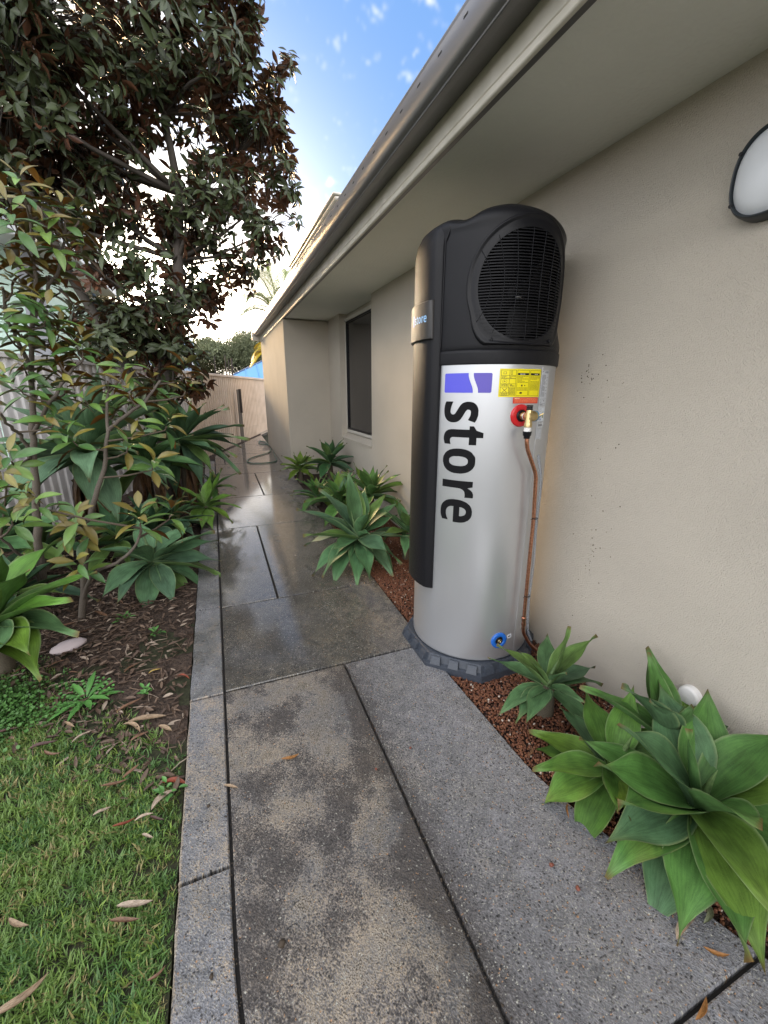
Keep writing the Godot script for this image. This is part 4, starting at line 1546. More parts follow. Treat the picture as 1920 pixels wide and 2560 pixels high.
	var ink := Color(0.30, 0.26, 0.03)
	for c in [[8, 52, 8, 174], [58, 42, 8, 174], [106, 82, 8, 174], [194, 78, 8, 174]]:
		frame_rect(yl, c[0], c[2], c[1], c[3], ink)
	for y in [44, 66, 100, 126, 160]:
		yl.fill_rect(Rect2i(8, y, 92, 2), ink)
	yl.fill_rect(Rect2i(110, 28, 74, 15), Color(0.06, 0.05, 0.02))
	yl.fill_rect(Rect2i(198, 28, 70, 15), Color(0.06, 0.05, 0.02))
	bars(yl, 124, 33, 180, 40, 8, 5, Color(0.9, 0.9, 0.85), r)
	bars(yl, 228, 33, 255, 40, 8, 5, Color(0.9, 0.9, 0.85), r)
	bars(yl, 112, 50, 182, 100, 8, 3, ink, r)
	bars(yl, 112, 126, 182, 150, 8, 3, ink, r)
	bars(yl, 200, 50, 268, 74, 8, 3, ink, r)
	bars(yl, 200, 84, 268, 145, 8, 3, ink, r)
	bars(yl, 14, 49, 54, 64, 6, 3, ink, r)
	bars(yl, 62, 49, 96, 64, 6, 3, ink, r)
	bars(yl, 62, 130, 96, 180, 6, 3, ink, r)
	bars(yl, 14, 164, 54, 180, 6, 3, ink, r)
	bars(yl, 14, 104, 54, 122, 6, 3, ink, r)
	bars(yl, 66, 106, 94, 120, 7, 5, ink, r)
	for k in 26:
		yl.fill_rect(Rect2i(20 + k, 131 + k, 3, 2), ink)
		yl.fill_rect(Rect2i(46 - k, 131 + k, 3, 2), ink)
		var a := TAU * k / 26.0
		yl.fill_rect(Rect2i(int(32 + 13 * cos(a)), int(84 + 13 * sin(a)), 2, 2), ink)
	yl.fill_rect(Rect2i(31, 76, 2, 14), ink)
	yl.fill_rect(Rect2i(25, 84, 14, 2), ink)
	yl.fill_rect(Rect2i(136, 106, 10, 12), ink)
	yl.fill_rect(Rect2i(158, 108, 6, 8), ink)
	yl.fill_rect(Rect2i(130, 156, 16, 12), ink)
	frame_rect(yl, 66, 14, 10, 26, ink)
	frame_rect(yl, 22, 20, 18, 16, ink)
	sticker(-24.4, 11.4, 1.480, 1.597, 0.3362, printed("yellow_print", yl), "yellow_label", t)
	var rd := Image.create_empty(160, 48, false, Image.FORMAT_RGB8)
	rd.fill(Color(0.80, 0.22, 0.15))
	bars(rd, 8, 6, 40, 12, 9, 6, Color(0.98, 0.80, 0.62), r)
	bars(rd, 46, 7, 152, 12, 9, 4, Color(0.95, 0.62, 0.42), r)
	bars(rd, 8, 17, 152, 46, 9, 4, Color(0.95, 0.62, 0.42), r)
	sticker(-12.6, 10.8, 1.4525, 1.4785, 0.3362, printed("red_print", rd), "red_label", t)
	var wl := Image.create_empty(110, 330, false, Image.FORMAT_RGB8)
	wl.fill(Color(0.74, 0.75, 0.77))
	var dk := Color(0.22, 0.22, 0.24)
	bars(wl, 8, 10, 30, 30, 9, 5, dk, r)
	bars(wl, 50, 10, 104, 30, 9, 5, dk, r)
	bars(wl, 8, 42, 70, 240, 10, 4, dk, r)
	bars(wl, 84, 60, 100, 240, 30, 4, dk, r)
	frame_rect(wl, 6, 252, 98, 70, Color(0.4, 0.4, 0.42))
	bars(wl, 12, 304, 98, 320, 8, 4, dk, r)
	for k in 20:
		wl.fill_rect(Rect2i(50 + k, 262 + k, 4, 3), dk)
		wl.fill_rect(Rect2i(76 - k / 2, 262 + k, 4, 3), dk)
	frame_rect(wl, 16, 264, 18, 30, dk)
	sticker(12.4, 22.4, 1.438, 1.594, 0.3362, printed("white_print", wl), "rating_label", t)
	var el := Image.create_empty(100, 120, false, Image.FORMAT_RGB8)
	el.fill(Color(0.80, 0.82, 0.85))
	frame_rect(el, 16, 12, 24, 26, dk)
	for k in 30:
		el.fill_rect(Rect2i(70 - k / 4, 30 + k * 2, 4 + k / 2, 3), Color(0.45, 0.50, 0.10))
	bars(el, 10, 60, 50, 110, 14, 7, Color(0.25, 0.35, 0.6), r)
	sticker(13.6, 22.0, 1.372, 1.434, 0.3362, printed("energy_print", el), "energy_label", t)
	var bc := Image.create_empty(100, 50, false, Image.FORMAT_RGB8)
	bc.fill(Color(0.78, 0.79, 0.80))
	bars(bc, 8, 6, 70, 12, 8, 4, dk, r)
	for k in 30:
		if r.randf() < 0.62:
			bc.fill_rect(Rect2i(16 + k * 2, 18, 2, 22), dk)
	sticker(13.6, 22.0, 1.344, 1.369, 0.3364, printed("barcode_print", bc), "serial_label", t)
	var pt := Image.create_empty(40, 60, false, Image.FORMAT_RGB8)
	pt.fill(Color(0.70, 0.71, 0.73))
	sticker(12.4, 20.5, 1.29, 1.341, 0.3363, printed("plain_print", pt), "small_label", t)
	b = MB.new()
	b.tube([cyl(13.2, 0.3355, 1.61), cyl(13.2, 0.3355, 0.14)], [0.0012], 5)
	put("body_seam", b.mesh(), M.tank_paint, t)
	build_valve(t)


func stub(phi: float, y: float, prof: Array, m: Material, called: String, parent: Node, sides := 24) -> MeshInstance3D:
	var b := MB.new()
	b.xf = Transform3D(Basis(Vector3.UP, deg_to_rad(phi)), Vector3(0, y - HY, 0)) * Transform3D(Basis(Vector3.RIGHT, PI / 2), Vector3.ZERO)
	b.lathe(prof, sides)
	return put(called, b.mesh(), m, parent)


func build_valve(t: Node3D) -> void:
	var pv := -5.0
	stub(pv, 1.40, [Vector2(0.020, 0.333), Vector2(0.022, 0.341), Vector2(0.030, 0.343), Vector2(0.044, 0.342), Vector2(0.049, 0.338), Vector2(0.050, 0.328)].map(func(p: Vector2) -> Vector2: return Vector2(p.x, p.y)), M.red_plastic, "red_washer", t, 40)
	stub(pv, 1.40, [Vector2(0.0255, 0.335), Vector2(0.0255, 0.346), Vector2(0.018, 0.3465), Vector2(0.0, 0.3465)], M.black_smooth, "rubber_grommet", t)
	var v := stub(pv, 1.40, [Vector2(0.0155, 0.34), Vector2(0.0155, 0.352), Vector2(0.017, 0.353), Vector2(0.017, 0.362), Vector2(0.0145, 0.363), Vector2(0.0145, 0.368)], M.brass, "nipple", t)
	stub(pv, 1.40, [Vector2(0.0145, 0.3682), Vector2(0.016, 0.369), Vector2(0.016, 0.379), Vector2(0.0145, 0.380)], M.white_plastic, "thread_tape", v)
	# the valve body: along the outlet, down to the pipe, and across to its lever
	var c := cyl(pv, 0.397, 1.40)
	var b := MB.new()
	var outv := cyl(pv, 1.0, HY).normalized()
	var across := Vector3(cos(deg_to_rad(pv + 22.0)), 0, -sin(deg_to_rad(pv + 22.0)))
	b.tube([c - outv * 0.018, c + outv * 0.004], [0.0185, 0.0205], 16)
	b.tube([c - across * 0.012, c + across * 0.012, c + across * 0.022, c + across * 0.024, c + across * 0.040], [0.0175, 0.0195, 0.0195, 0.022, 0.022], 16)
	b.tube([c + Vector3(0, 0.026, 0), c, c - Vector3(0, 0.028, 0), c - Vector3(0, 0.029, 0), c - Vector3(0, 0.046, 0)], [0.0125, 0.0165, 0.0155, 0.0178, 0.0175], 16)
	var body := put("valve_body", b.mesh(), M.brass, t)
	b = MB.new()
	b.tube([c + across * 0.0405, c + across * 0.047, c + across * 0.049], [0.0235, 0.0235, 0.016], 18)
	put("lever_cap", b.mesh(), M.lever_blue, body)
	b = MB.new()
	b.tube([c + across * 0.050 - Vector3(0, 0.004, 0), c + across * 0.052 + outv * 0.02, c + across * 0.074 + outv * 0.036 + Vector3(0, 0.012, 0)], [0.0055, 0.0045, 0.0032], 8)
	put("lever", b.mesh(), M.brass, body)
	b = MB.new()
	for k in 3:
		b.tube([c + Vector3(0, 0.027 + 0.007 * k, 0), c + Vector3(0, 0.033 + 0.007 * k, 0)], [0.014 - 0.001 * (k % 2)], 12)
	put("black_knob", b.mesh(), M.black_smooth, body)
	b = MB.new()
	b.tube([c - Vector3(0, 0.0465, 0), c - Vector3(0, 0.064, 0)], [0.0155, 0.0160], 14)
	put("thread_tape", b.mesh(), M.white_plastic, body)
	b = MB.new()
	b.tube([c - Vector3(0, 0.0645, 0), c - Vector3(0, 0.067, 0), c - Vector3(0, 0.082, 0), c - Vector3(0, 0.083, 0), c - Vector3(0, 0.095, 0)], [0.020, 0.0195, 0.0175, 0.0145, 0.013], 14)
	put("pipe_nut", b.mesh(), M.black_smooth, body)
	# copper pipe with two soft bends
	var way := [c - Vector3(0, 0.085, 0), cyl(-4.6, 0.400, 1.268), cyl(9.0, 0.380, 1.135), cyl(12.2, 0.377, 0.92), cyl(13.0, 0.377, 0.645), cyl(13.4, 0.378, 0.43), cyl(14.2, 0.380, 0.29), cyl(24.5, 0.395, 0.19), cyl(33.5, 0.41, 0.135)]
	put("copper_pipe", rounded_tube(way, 0.0090, 0.03), M.copper, t)
	b = MB.new()
	b.tube([cyl(13.5, 0.378, 0.382), cyl(13.5, 0.378, 0.380), cyl(13.7, 0.3785, 0.368), cyl(13.7, 0.3785, 0.366), cyl(13.9, 0.379, 0.348), cyl(13.9, 0.379, 0.346), cyl(14.1, 0.3795, 0.334), cyl(14.1, 0.3795, 0.332)], [0.0100, 0.0122, 0.0122, 0.0104, 0.0104, 0.0122, 0.0122, 0.0100], 14)
	put("pipe_coupling", b.mesh(), M.copper, t)
	var tb := [cyl(15.0, 0.352, 1.22), cyl(16.2, 0.372, 1.12), cyl(16.8, 0.377, 1.04), cyl(15.8, 0.380, 0.97), cyl(15.3, 0.381, 0.89), cyl(16.6, 0.382, 0.78), cyl(17.4, 0.383, 0.68), cyl(17.2, 0.383, 0.58), cyl(16.6, 0.383, 0.50), cyl(17.2, 0.384, 0.42), cyl(17.6, 0.386, 0.36), cyl(19.0, 0.39, 0.29), cyl(25.0, 0.40, 0.21)]
	var fine := []
	for k in tb.size() - 1:
		for q in 4:
			fine.append(tb[k].cubic_interpolate(tb[k + 1], tb[maxi(k - 1, 0)], tb[mini(k + 2, tb.size() - 1)], q / 4.0))
	b = MB.new()
	b.tube(fine, [0.0065], 8)
	put("clear_drain_tube", b.mesh(), M.clear_tube, t)
	for q in [[12.25, 0.918], [13.35, 0.503]]:
		b = MB.new()
		var o := cyl(q[0] + 1.2, 0.379, q[1])
		var ring := []
		for k in 13:
			var a := TAU * k / 12.0
			ring.append(o + across * cos(a) * 0.021 + outv * sin(a) * 0.0135 + Vector3(0, -0.002 * cos(a), 0))
		b.tube(ring, [0.0022], 5, false)
		b.tube([o - across * 0.018, o - across * 0.036], [0.0015], 4)
		put("cable_tie", b.mesh(), M.black_smooth, t)
	# the blue blanked-off port near the foot
	stub(-5.5, 0.252, [Vector2(0.021, 0.333), Vector2(0.023, 0.342), Vector2(0.030, 0.344), Vector2(0.040, 0.343), Vector2(0.0445, 0.339), Vector2(0.0455, 0.328)], M.blue_plastic, "blue_washer", t, 40)
	stub(-5.5, 0.252, [Vector2(0.0225, 0.335), Vector2(0.0225, 0.3385), Vector2(0.0, 0.3385)], M.black_smooth, "port_recess", t)
	stub(-5.5, 0.252, [Vector2(0.012, 0.335), Vector2(0.012, 0.347), Vector2(0.010, 0.349), Vector2(0.005, 0.349), Vector2(0.004, 0.345), Vector2(0.0, 0.345)], M.brass, "port_plug", t)
	var tg := Image.create_empty(60, 30, false, Image.FORMAT_RGB8)
	tg.fill(Color(0.8, 0.81, 0.83))
	tg.fill_rect(Rect2i(12, 12, 34, 7), Color(0.25, 0.25, 0.27))
	sticker(3.2, 8.6, 0.250, 0.274, 0.3362, printed("tag_print", tg), "port_label", t)


func rounded_tube(way: Array, rad: float, bend: float) -> ArrayMesh:
	var pts := [way[0]]
	for k in range(1, way.size() - 1):
		var p: Vector3 = way[k]
		var a: Vector3 = p + (way[k - 1] - p).limit_length(bend)
		var z: Vector3 = p + (way[k + 1] - p).limit_length(bend)
		for q in 6:
			var u := q / 5.0
			pts.append(a.lerp(p, u).lerp(p.lerp(z, u), u))
	pts.append(way[-1])
	var b := MB.new()
	b.tube(pts, [rad], 14)
	return b.mesh()


func build_pad() -> void:
	var g := gy(TC.y)
	var t := thing("heater_base", "dark grey plastic octagonal base with notched sides under the water heater", "base", Vector3(TC.x, g, TC.y))
	var top := HY - g
	var b := MB.new()
	var oct := func(rad: float, y: float) -> Array:
		var o := []
		for k in 8:
			var a := deg_to_rad(22.5 + 45.0 * k)
			o.append(Vector3(sin(a) * rad, y, cos(a) * rad))
		return o
	for q in [[0.400, -0.03, 0.400, 0.012], [0.400, 0.012, 0.378, 0.016], [0.378, 0.016, 0.366, top - 0.004], [0.366, top - 0.004, 0.36, top]]:
		var lo: Array = oct.call(q[0], q[1])
		var hi: Array = oct.call(q[2], q[3])
		for k in 8:
			b.face([lo[k], lo[(k + 1) % 8], hi[(k + 1) % 8], hi[k]], Vector3(0, -0.3, 0))
	b.face(oct.call(0.36, top - 0.0005), Vector3(0, -1, 0))
	put("deck", b.mesh(), M.pad_plastic, t)
	var lug := MB.new()
	# a wedge block: taller and shallower towards the top
	var w := 0.028
	for q in [[-w, w]]:
		var f := [Vector3(-w, 0.013, 0.030), Vector3(w, 0.013, 0.030), Vector3(w * 0.86, top - 0.012, 0.016), Vector3(-w * 0.86, top - 0.012, 0.016), Vector3(-w * 0.86, top - 0.003, 0.008), Vector3(w * 0.86, top - 0.003, 0.008)]
		var k0 := [Vector3(-w, 0.013, -0.02), Vector3(w, 0.013, -0.02), Vector3(w * 0.86, top - 0.003, -0.03), Vector3(-w * 0.86, top - 0.003, -0.03)]
		var c := Vector3(0, 0.03, -0.01)
		lug.face([f[0], f[1], f[2], f[3]], c)
		lug.face([f[3], f[2], f[5], f[4]], c)
		lug.face([f[4], f[5], k0[2], k0[3]], c)
		lug.face([f[0], f[3], f[4], k0[3], k0[0]], c)
		lug.face([f[1], f[2], f[5], k0[2], k0[1]], c)
	var lm := lug.mesh()
	for side in 8:
		if side == 2:
			continue
		var a := deg_to_rad(45.0 * side)
		for k in 3:
			var p := put("lug", lm, M.pad_plastic, t)
			p.transform = Transform3D(Basis(Vector3.UP, a), Vector3.ZERO) * Transform3D(Basis(), Vector3(-0.098 + 0.098 * k, 0, 0.342))


func build_wall_fittings() -> void:
	# oval bulkhead light, unlit
	var t := thing("wall_light", "black oval bulkhead light with frosted white lens on the rendered wall", "wall light", Vector3(1.663, 2.148, -0.930))
	var ovl := func(a: float, k: float, x: float) -> Vector3:
		# a long rounded shape: straight flanks and round ends
		var y := sin(a)
		var z := cos(a)
		var p := Vector2(signf(z) * pow(absf(z), 0.80) * 0.112, signf(y) * pow(absf(y), 0.84) * 0.130)
		return Vector3(-x, p.y * k, p.x * k)
	var b := MB.new()
	var pr := [[1.0, -0.01], [1.0, 0.012], [0.985, 0.040], [0.95, 0.052], [0.925, 0.056], [0.895, 0.050], [0.88, 0.040]]
	b.grid(64, 6, func(u: float, v: float) -> Vector3: return ovl.call(-TAU * u, pr[roundi(v * 6)][0], pr[roundi(v * 6)][1]), true, true)
	put("rim", b.mesh(), M.lamp_rim, t)
	b = MB.new()
	var dr := [[0.90, 0.040], [0.80, 0.056], [0.65, 0.068], [0.4, 0.076], [0.15, 0.079], [0.0, 0.08]]
	b.grid(64, 5, func(u: float, v: float) -> Vector3: return ovl.call(-TAU * u, dr[roundi(v * 5)][0], dr[roundi(v * 5)][1]), true, true)
	put("diffuser", b.mesh(), M.lamp_diffuser, t)
	for a in [0.55, 2.6, 3.7, 5.75]:
		b = MB.new()
		var p: Vector3 = ovl.call(a, 0.93, 0.054)
		b.xf = Transform3D(Basis(Vector3.BACK, PI / 2), p)
		b.lathe([Vector2(0.006, -0.004), Vector2(0.006, 0.001), Vector2(0.004, 0.002), Vector2(0.0, 0.001)], 10)
		put("screw", b.mesh(), M.dark, t)
	t = thing("wall_vent", "small round white vent cap low on the wall behind the agaves", "vent cap", Vector3(1.663, 0.335, -0.815))
	b = MB.new()
	b.xf = Transform3D(Basis(Vector3.BACK, PI / 2), Vector3.ZERO)
	b.lathe([Vector2(0.040, -0.004), Vector2(0.040, 0.022), Vector2(0.037, 0.028), Vector2(0.030, 0.031), Vector2(0.0, 0.032)], 32)
	put("cap", b.mesh(), M.white_plastic, t)
	# splashes of mud on the render beside the heater
	t = thing("mud_spots", "dark dried mud spots scattered on the wall beside the water heater", "stain", Vector3(1.663, 0.0, -1.4))
	t.set_meta("kind", "stuff")
	b = MB.new()
	b.col = Color(0.05, 0.035, 0.022)
	var r := RandomNumberGenerator.new()
	r.seed = 121
	for k in 84:
		var y := 0.0
		var z := 0.0
		if k < 26:
			y = r.randf_range(0.62, 0.86)
			z = 0.02 + 0.03 * r.randfn() * 0.4
		elif k < 50:
			y = 1.56 + 0.03 * r.randfn()
			z = -0.14 + 0.025 * r.randfn()
		else:
			y = r.randf_range(0.25, 1.7)
			z = r.randf_range(-0.12, 0.14)
		var q := r.randf_range(0.001, 0.0035) * (1.15 if k >= 26 and k < 50 else 1.0)
		b.xf = Transform3D(Basis(Vector3.BACK, PI / 2), Vector3(-0.0005, y, z))
		b.lathe([Vector2(q, 0.0), Vector2(q * 0.6, q * 0.4), Vector2(0.0, q * 0.5)], 6)
	var o := put("mud", b.mesh(), M.mud, t)
	o.set_meta("kind", "stuff")


func agave_leaf(b: MB, az: float, el: float, L: float, W: float, arch: float, roll: float, tone: Color, edge: Color, fold := 0.0) -> void:
	var rad := Vector3(sin(deg_to_rad(az)), 0, cos(deg_to_rad(az)))
	var e := deg_to_rad(el)
	var tip := (rad * cos(e) + Vector3.UP * sin(e)) * L
	var ctrl := tip * 0.5 + (Vector3.UP * cos(e) - rad * sin(e)) * arch * L
	var side0 := Vector3.UP.cross(rad).normalized()
	var ws := [0.40, 0.46, 0.62, 0.83, 0.97, 1.0, 0.94, 0.78, 0.55, 0.29, 0.10, 0.0]
	var n := 14
	var us := [-1.0, -0.90, -0.55, -0.18, 0.18, 0.55, 0.90, 1.0]
	var wob := rng.randf() * 6.0
	for face in 2:
		var base := b.v.size()
		for j in n + 1:
			var t := float(j) / n
			var p := ctrl * (2.0 * t * (1.0 - t)) + tip * (t * t)
			var tn := (ctrl * (2.0 * (1.0 - 2.0 * t)) + tip * (2.0 * t)).normalized()
			var sd := side0.rotated(tn, roll * t)
			var nr := tn.cross(sd).normalized()
			var f := t * 11.0
			var i0 := mini(int(f), 10)
			var w: float = W * 0.5 * lerpf(ws[i0], ws[i0 + 1], smoothstep(0, 1, f - i0) * 0.5 + (f - i0) * 0.5)
			var th := (0.016 * (1.0 - t) + 0.0016) * W / 0.12
			var deep := 0.55 * pow(1.0 - t, 1.6) + 0.10 + fold * (1.0 - 0.5 * t)
			for i in us.size():
				var u: float = us[i]
				var ang := minf(deep, 1.3) * absf(u)
				var q := p + sd * (u * w * cos(ang * 0.75)) + nr * (absf(u) * w * sin(ang) + 0.012 * W / 0.12 * sin(wob + t * 9.0 + signf(u) * 1.3) * u * u * t)
				if face == 1:
					q -= nr * th * (1.0 - u * u)
				var cc := tone * (0.92 + 0.10 * absf(u))
				cc = cc.lerp(tone.lerp(Color(0.16, 0.22, 0.13), 0.6), 0.4 * pow(1.0 - t, 3.0))
				if t > 0.8:
					cc = cc.lerp(edge, 0.45 * (t - 0.8) / 0.2)
				if t > 0.97:
					cc = Color(0.17, 0.11, 0.05)
				elif absf(u) > 0.95:
					cc = edge
				elif face == 1:
					cc = cc.lerp(Color(0.10, 0.17, 0.09), 0.35)
				b.col = cc
				b.vert(q, Vector2(u * 0.5 + 0.5, t))
		for j in n:
			for i in us.size() - 1:
				var a := base + j * us.size() + i
				var c := a + us.size()
				if face == 0:
					b.tri(a, a + 1, c + 1)
					b.tri(a, c + 1, c)
				else:
					b.tri(a, c + 1, a + 1)
					b.tri(a, c, c + 1)


func agave(label: String, at: Vector3, leaves: Array, W: float, tone: Color, more := 0, size := 0.4, called := "agave", stem := true) -> Node3D:
	var ground := Vector3(at.x, gy(at.z) - 0.02, at.z)
	var t := thing(called, label, "agave", ground, 0.0, "agaves along the path")
	var up := at - ground
	if stem:
		var b := MB.new()
		b.col = Color(0.16, 0.13, 0.09)
		b.tube([Vector3.ZERO, up * 0.5, up * 0.98], [0.045, 0.04, 0.03], 8)
		put("stem", b.mesh(), M.bark, t)
	var set_ := leaves.duplicate()
	for k in more:
		# the rest of the rosette, older and lower leaves first
		var f := float(k) / maxi(1, more)
		set_.append_array([fposmod(137.5 * k + 40.0 * at.x, 360.0), lerpf(-30.0, 72.0, pow(f, 0.9)) + rng.randf_range(-7, 7), size * lerpf(1.0, 0.62, f * f) * rng.randf_range(0.88, 1.08)])
	for k in set_.size() / 3:
		var el: float = set_[k * 3 + 1]
		var L: float = set_[k * 3 + 2]
		var b := MB.new()
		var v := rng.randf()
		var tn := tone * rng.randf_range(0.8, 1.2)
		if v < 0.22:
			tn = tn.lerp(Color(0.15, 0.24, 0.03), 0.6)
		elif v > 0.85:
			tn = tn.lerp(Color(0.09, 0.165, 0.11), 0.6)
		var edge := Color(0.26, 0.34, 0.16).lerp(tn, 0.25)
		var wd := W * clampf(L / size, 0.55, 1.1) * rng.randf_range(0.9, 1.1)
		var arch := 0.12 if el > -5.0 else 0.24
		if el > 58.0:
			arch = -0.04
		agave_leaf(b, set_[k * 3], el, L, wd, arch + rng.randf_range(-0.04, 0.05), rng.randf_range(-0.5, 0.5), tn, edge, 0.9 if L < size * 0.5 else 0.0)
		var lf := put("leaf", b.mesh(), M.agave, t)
		lf.position = up + Vector3(0, -0.035 + 0.055 * clampf((el + 30.0) / 110.0, 0, 1), 0)
	# the rolled spike in the middle
	var sp := MB.new()
	var pale := tone.lerp(Color(0.22, 0.30, 0.14), 0.6)
	sp.col = pale
	var az := rng.randf() * TAU
	var lean := Vector3(sin(az), 0, cos(az)) * 0.25
	sp.tube([up, up + (Vector3.UP + lean) * size * 0.25, up + (Vector3.UP + lean) * size * 0.52], [0.016, 0.012, 0.001], 8)
	put("centre_spike", sp.mesh(), M.agave, t)
	return t


func skirt(t: Node3D, top: float, rad: float, n: int) -> void:   # dead leaves hanging round an old stem
	for k in n:
		var b := MB.new()
		var a := TAU * k / n + rng.randf() * 0.5
		var d := Vector3(sin(a), 0, cos(a))
		var s := Vector3.UP.cross(d)
		var L := top * rng.randf_range(0.7, 1.0)
		var tone := Color(0.24, 0.14, 0.07).lerp(Color(0.10, 0.06, 0.035), rng.randf())
		var bend := rng.randf_range(-0.06, 0.06)
		for f in 2:
			b.grid(3, 7, func(u: float, v: float) -> Vector3:
				var w := 0.035 * sin(PI * clampf(v * 0.85 + 0.12, 0, 1)) * (0.7 + 0.5 * sin(v * 9.0 + k))
				return Vector3(0, top, 0) + d * (0.05 + rad * sin(v * 2.6) * 0.8 - 0.002 * f) + s * ((u - 0.5) * 2.0 * w + bend * v) + Vector3.DOWN * L * v + d * 0.02 * cos(u * 6.0 + k), f == 1, false, null,
				func(u: float, v: float) -> Color: return tone * (0.75 + 0.5 * absf(u - 0.5) + 0.2 * v))
		put("dead_leaf", b.mesh(), M.dry_leaf, t)


func build_agaves() -> void:
	rng.seed = 131
	var green := Color(0.092, 0.215, 0.050)
	var blue := Color(0.092, 0.205, 0.088)
	# beside the wall, nearest the camera first
	agave("largest broad-leaved agave at the bottom of the path below the white vent cap", Vector3(1.36, 0.175, -0.574), [-123, 44, 0.40, 152, 36, 0.40, -136, 75, 0.28, 124, 40, 0.40, -94, 23, 0.40, -93, 4, 0.40, -71, -26, 0.40, -42, -2, 0.40, -36, 17, 0.40, -37, 44, 0.36, 82, -7, 0.40, 80, 40, 0.40, -90, -12, 0.40, -61, -14, 0.40, 74, -31, 0.40, -113, 26, 0.40, -36, -6, 0.40, -150, 10, 0.38, 30, 10, 0.40, 45, 40, 0.36], 0.175, green, 0, 0.40)
	agave("mid-sized agave with bright yellow-green leaves leaning over the path edge", Vector3(1.27, 0.121, -0.81), [171, 4, 0.33, 158, 27, 0.33, 120, 44, 0.33, -154, -3, 0.33, -106, 9, 0.33, -99, -15, 0.33, -68, -22, 0.33, -50, 19, 0.28, -152, -17, 0.33, -43, 20, 0.30, 60, 20, 0.33, 100, 10, 0.33, 20, 0, 0.33], 0.130, Color(0.115, 0.245, 0.045), 0, 0.33)
	agave("agave with curling grey-green leaves right in front of the water heater", Vector3(1.31, 0.190, -1.21), [-126, 36, 0.30, 63, 78, 0.30, 77, 48, 0.32, 79, -5, 0.30, -84, -5, 0.30, -67, -1, 0.30, -59, 4, 0.30, -46, 4, 0.16, -1, 52, 0.16, -107, 50, 0.24, 101, -25, 0.30, 90, 6, 0.30, -150, 5, 0.30, 140, 20, 0.30, 20, -20, 0.28, 0, 20, 0.22], 0.100, Color(0.100, 0.205, 0.085), 0, 0.30)
	agave("agave squeezed against the wall behind the two largest ones", Vector3(1.47, 0.245, -0.76), [-103, 47, 0.36, -86, 52, 0.30, 100, 16, 0.30, -31, 68, 0.22, 130, -25, 0.30, 76, 14, 0.30, 150, 40, 0.34, -140, 20, 0.34, 170, 60, 0.30], 0.145, green, 0, 0.36)
	agave("big blue-green agave spilling onto the slabs beyond the water heater", Vector3(0.985, 0.344, -3.05), [-108, 28, 0.55, -81, 13, 0.48, -123, -11, 0.48, -125, 50, 0.50, 164, 62, 0.48, -166, 77, 0.54, 149, 47, 0.48, 119, 38, 0.48, -71, -23, 0.48, -54, -19, 0.48, -46, -31, 0.48, -19, -28, 0.48, -6, -22, 0.48, 18, -20, 0.48, 13, 26, 0.22, 104, 29, 0.48, 10, 5, 0.48, -55, -10, 0.30, -141, 18, 0.48, 60, 5, 0.45, 45, -20, 0.42], 0.150, blue, 7, 0.46)
	agave("agave half hidden behind the foot of the black cover", Vector3(1.42, 0.36, -3.0), [], 0.115, blue, 18, 0.40)
	agave("upright agave behind the big blue-green one near the window wall", Vector3(1.36, 0.52, -3.75), [], 0.13, Color(0.10, 0.22, 0.045), 20, 0.48)
	agave("agave with bright tips between the big one and the wall corner", Vector3(1.12, 0.40, -4.0), [], 0.135, green, 20, 0.44)
	agave("low agave at the path edge before the wall corner", Vector3(1.03, 0.30, -4.75), [], 0.12, green, 18, 0.38)
	agave("tallest dark agave in the corner below the window", Vector3(1.36, 0.60, -5.35), [], 0.14, Color(0.05, 0.135, 0.05), 20, 0.48)
	agave("small yellow-green agave at the wall corner", Vector3(1.05, 0.44, -5.85), [], 0.115, Color(0.18, 0.29, 0.035), 18, 0.36)
	agave("low agave between the corner plants and the window", Vector3(1.28, 0.36, -4.6), [], 0.12, blue, 18, 0.40)
	# in the bark bed
	agave("grey-green agave spreading from the bark bed over the kerb strip", Vector3(-0.55, 0.297, -3.253), [-38, -10, 0.45, -23, -12, 0.45, -5, -37, 0.45, 57, -50, 0.42, 75, -33, 0.44, 82, -20, 0.53, 83, -4, 0.48, 95, 11, 0.49, 98, 19, 0.48, -132, -6, 0.45, -10, 32, 0.45, 64, 31, 0.30, 27, 48, 0.20, -111, 13, 0.45, 24, -30, 0.42, 140, 20, 0.45, -160, 35, 0.42, 170, 10, 0.45], 0.155, Color(0.115, 0.235, 0.115), 0, 0.45)
	agave("yellow-green agave where the kerb strip ends", Vector3(-0.20, 0.36, -4.5), [-95, 43, 0.36, 150, 61, 0.36, 107, 60, 0.42, 67, 20, 0.36, 85, -6, 0.36, -7, -21, 0.36, 10, -24, 0.36, -35, 21, 0.36, -61, -2, 0.36, -26, -14, 0.36, 47, -20, 0.36, -150, 20, 0.36, 180, 0, 0.34, 130, 10, 0.36], 0.115, Color(0.13, 0.25, 0.04), 0, 0.36)
	agave("small agave behind the yellow-green one beside the path", Vector3(-0.10, 0.42, -5.2), [], 0.075, green, 13, 0.32)
	var t := agave("tall-stemmed dark agave with long arching leaves reaching over the path", Vector3(-0.40, 0.98, -5.1), [70, 36, 0.65, 89, 32, 0.65, 87, 13, 0.71, 86, 0, 0.74, 65, -14, 0.65, 81, -32, 0.71, 26, -47, 0.65, -29, -74, 0.67, -73, -32, 0.69, -24, 36, 0.65, -41, 24, 0.65, -24, 56, 0.65, -67, -47, 0.74, 35, 38, 0.65, 6, 35, 0.65, 35, -29, 0.65, 150, 20, 0.65, 180, 50, 0.6, -150, 10, 0.65, 110, -10, 0.7], 0.190, Color(0.115, 0.225, 0.115), 16, 0.68, "tall_agave")
	skirt(t, 0.74, 0.10, 26)
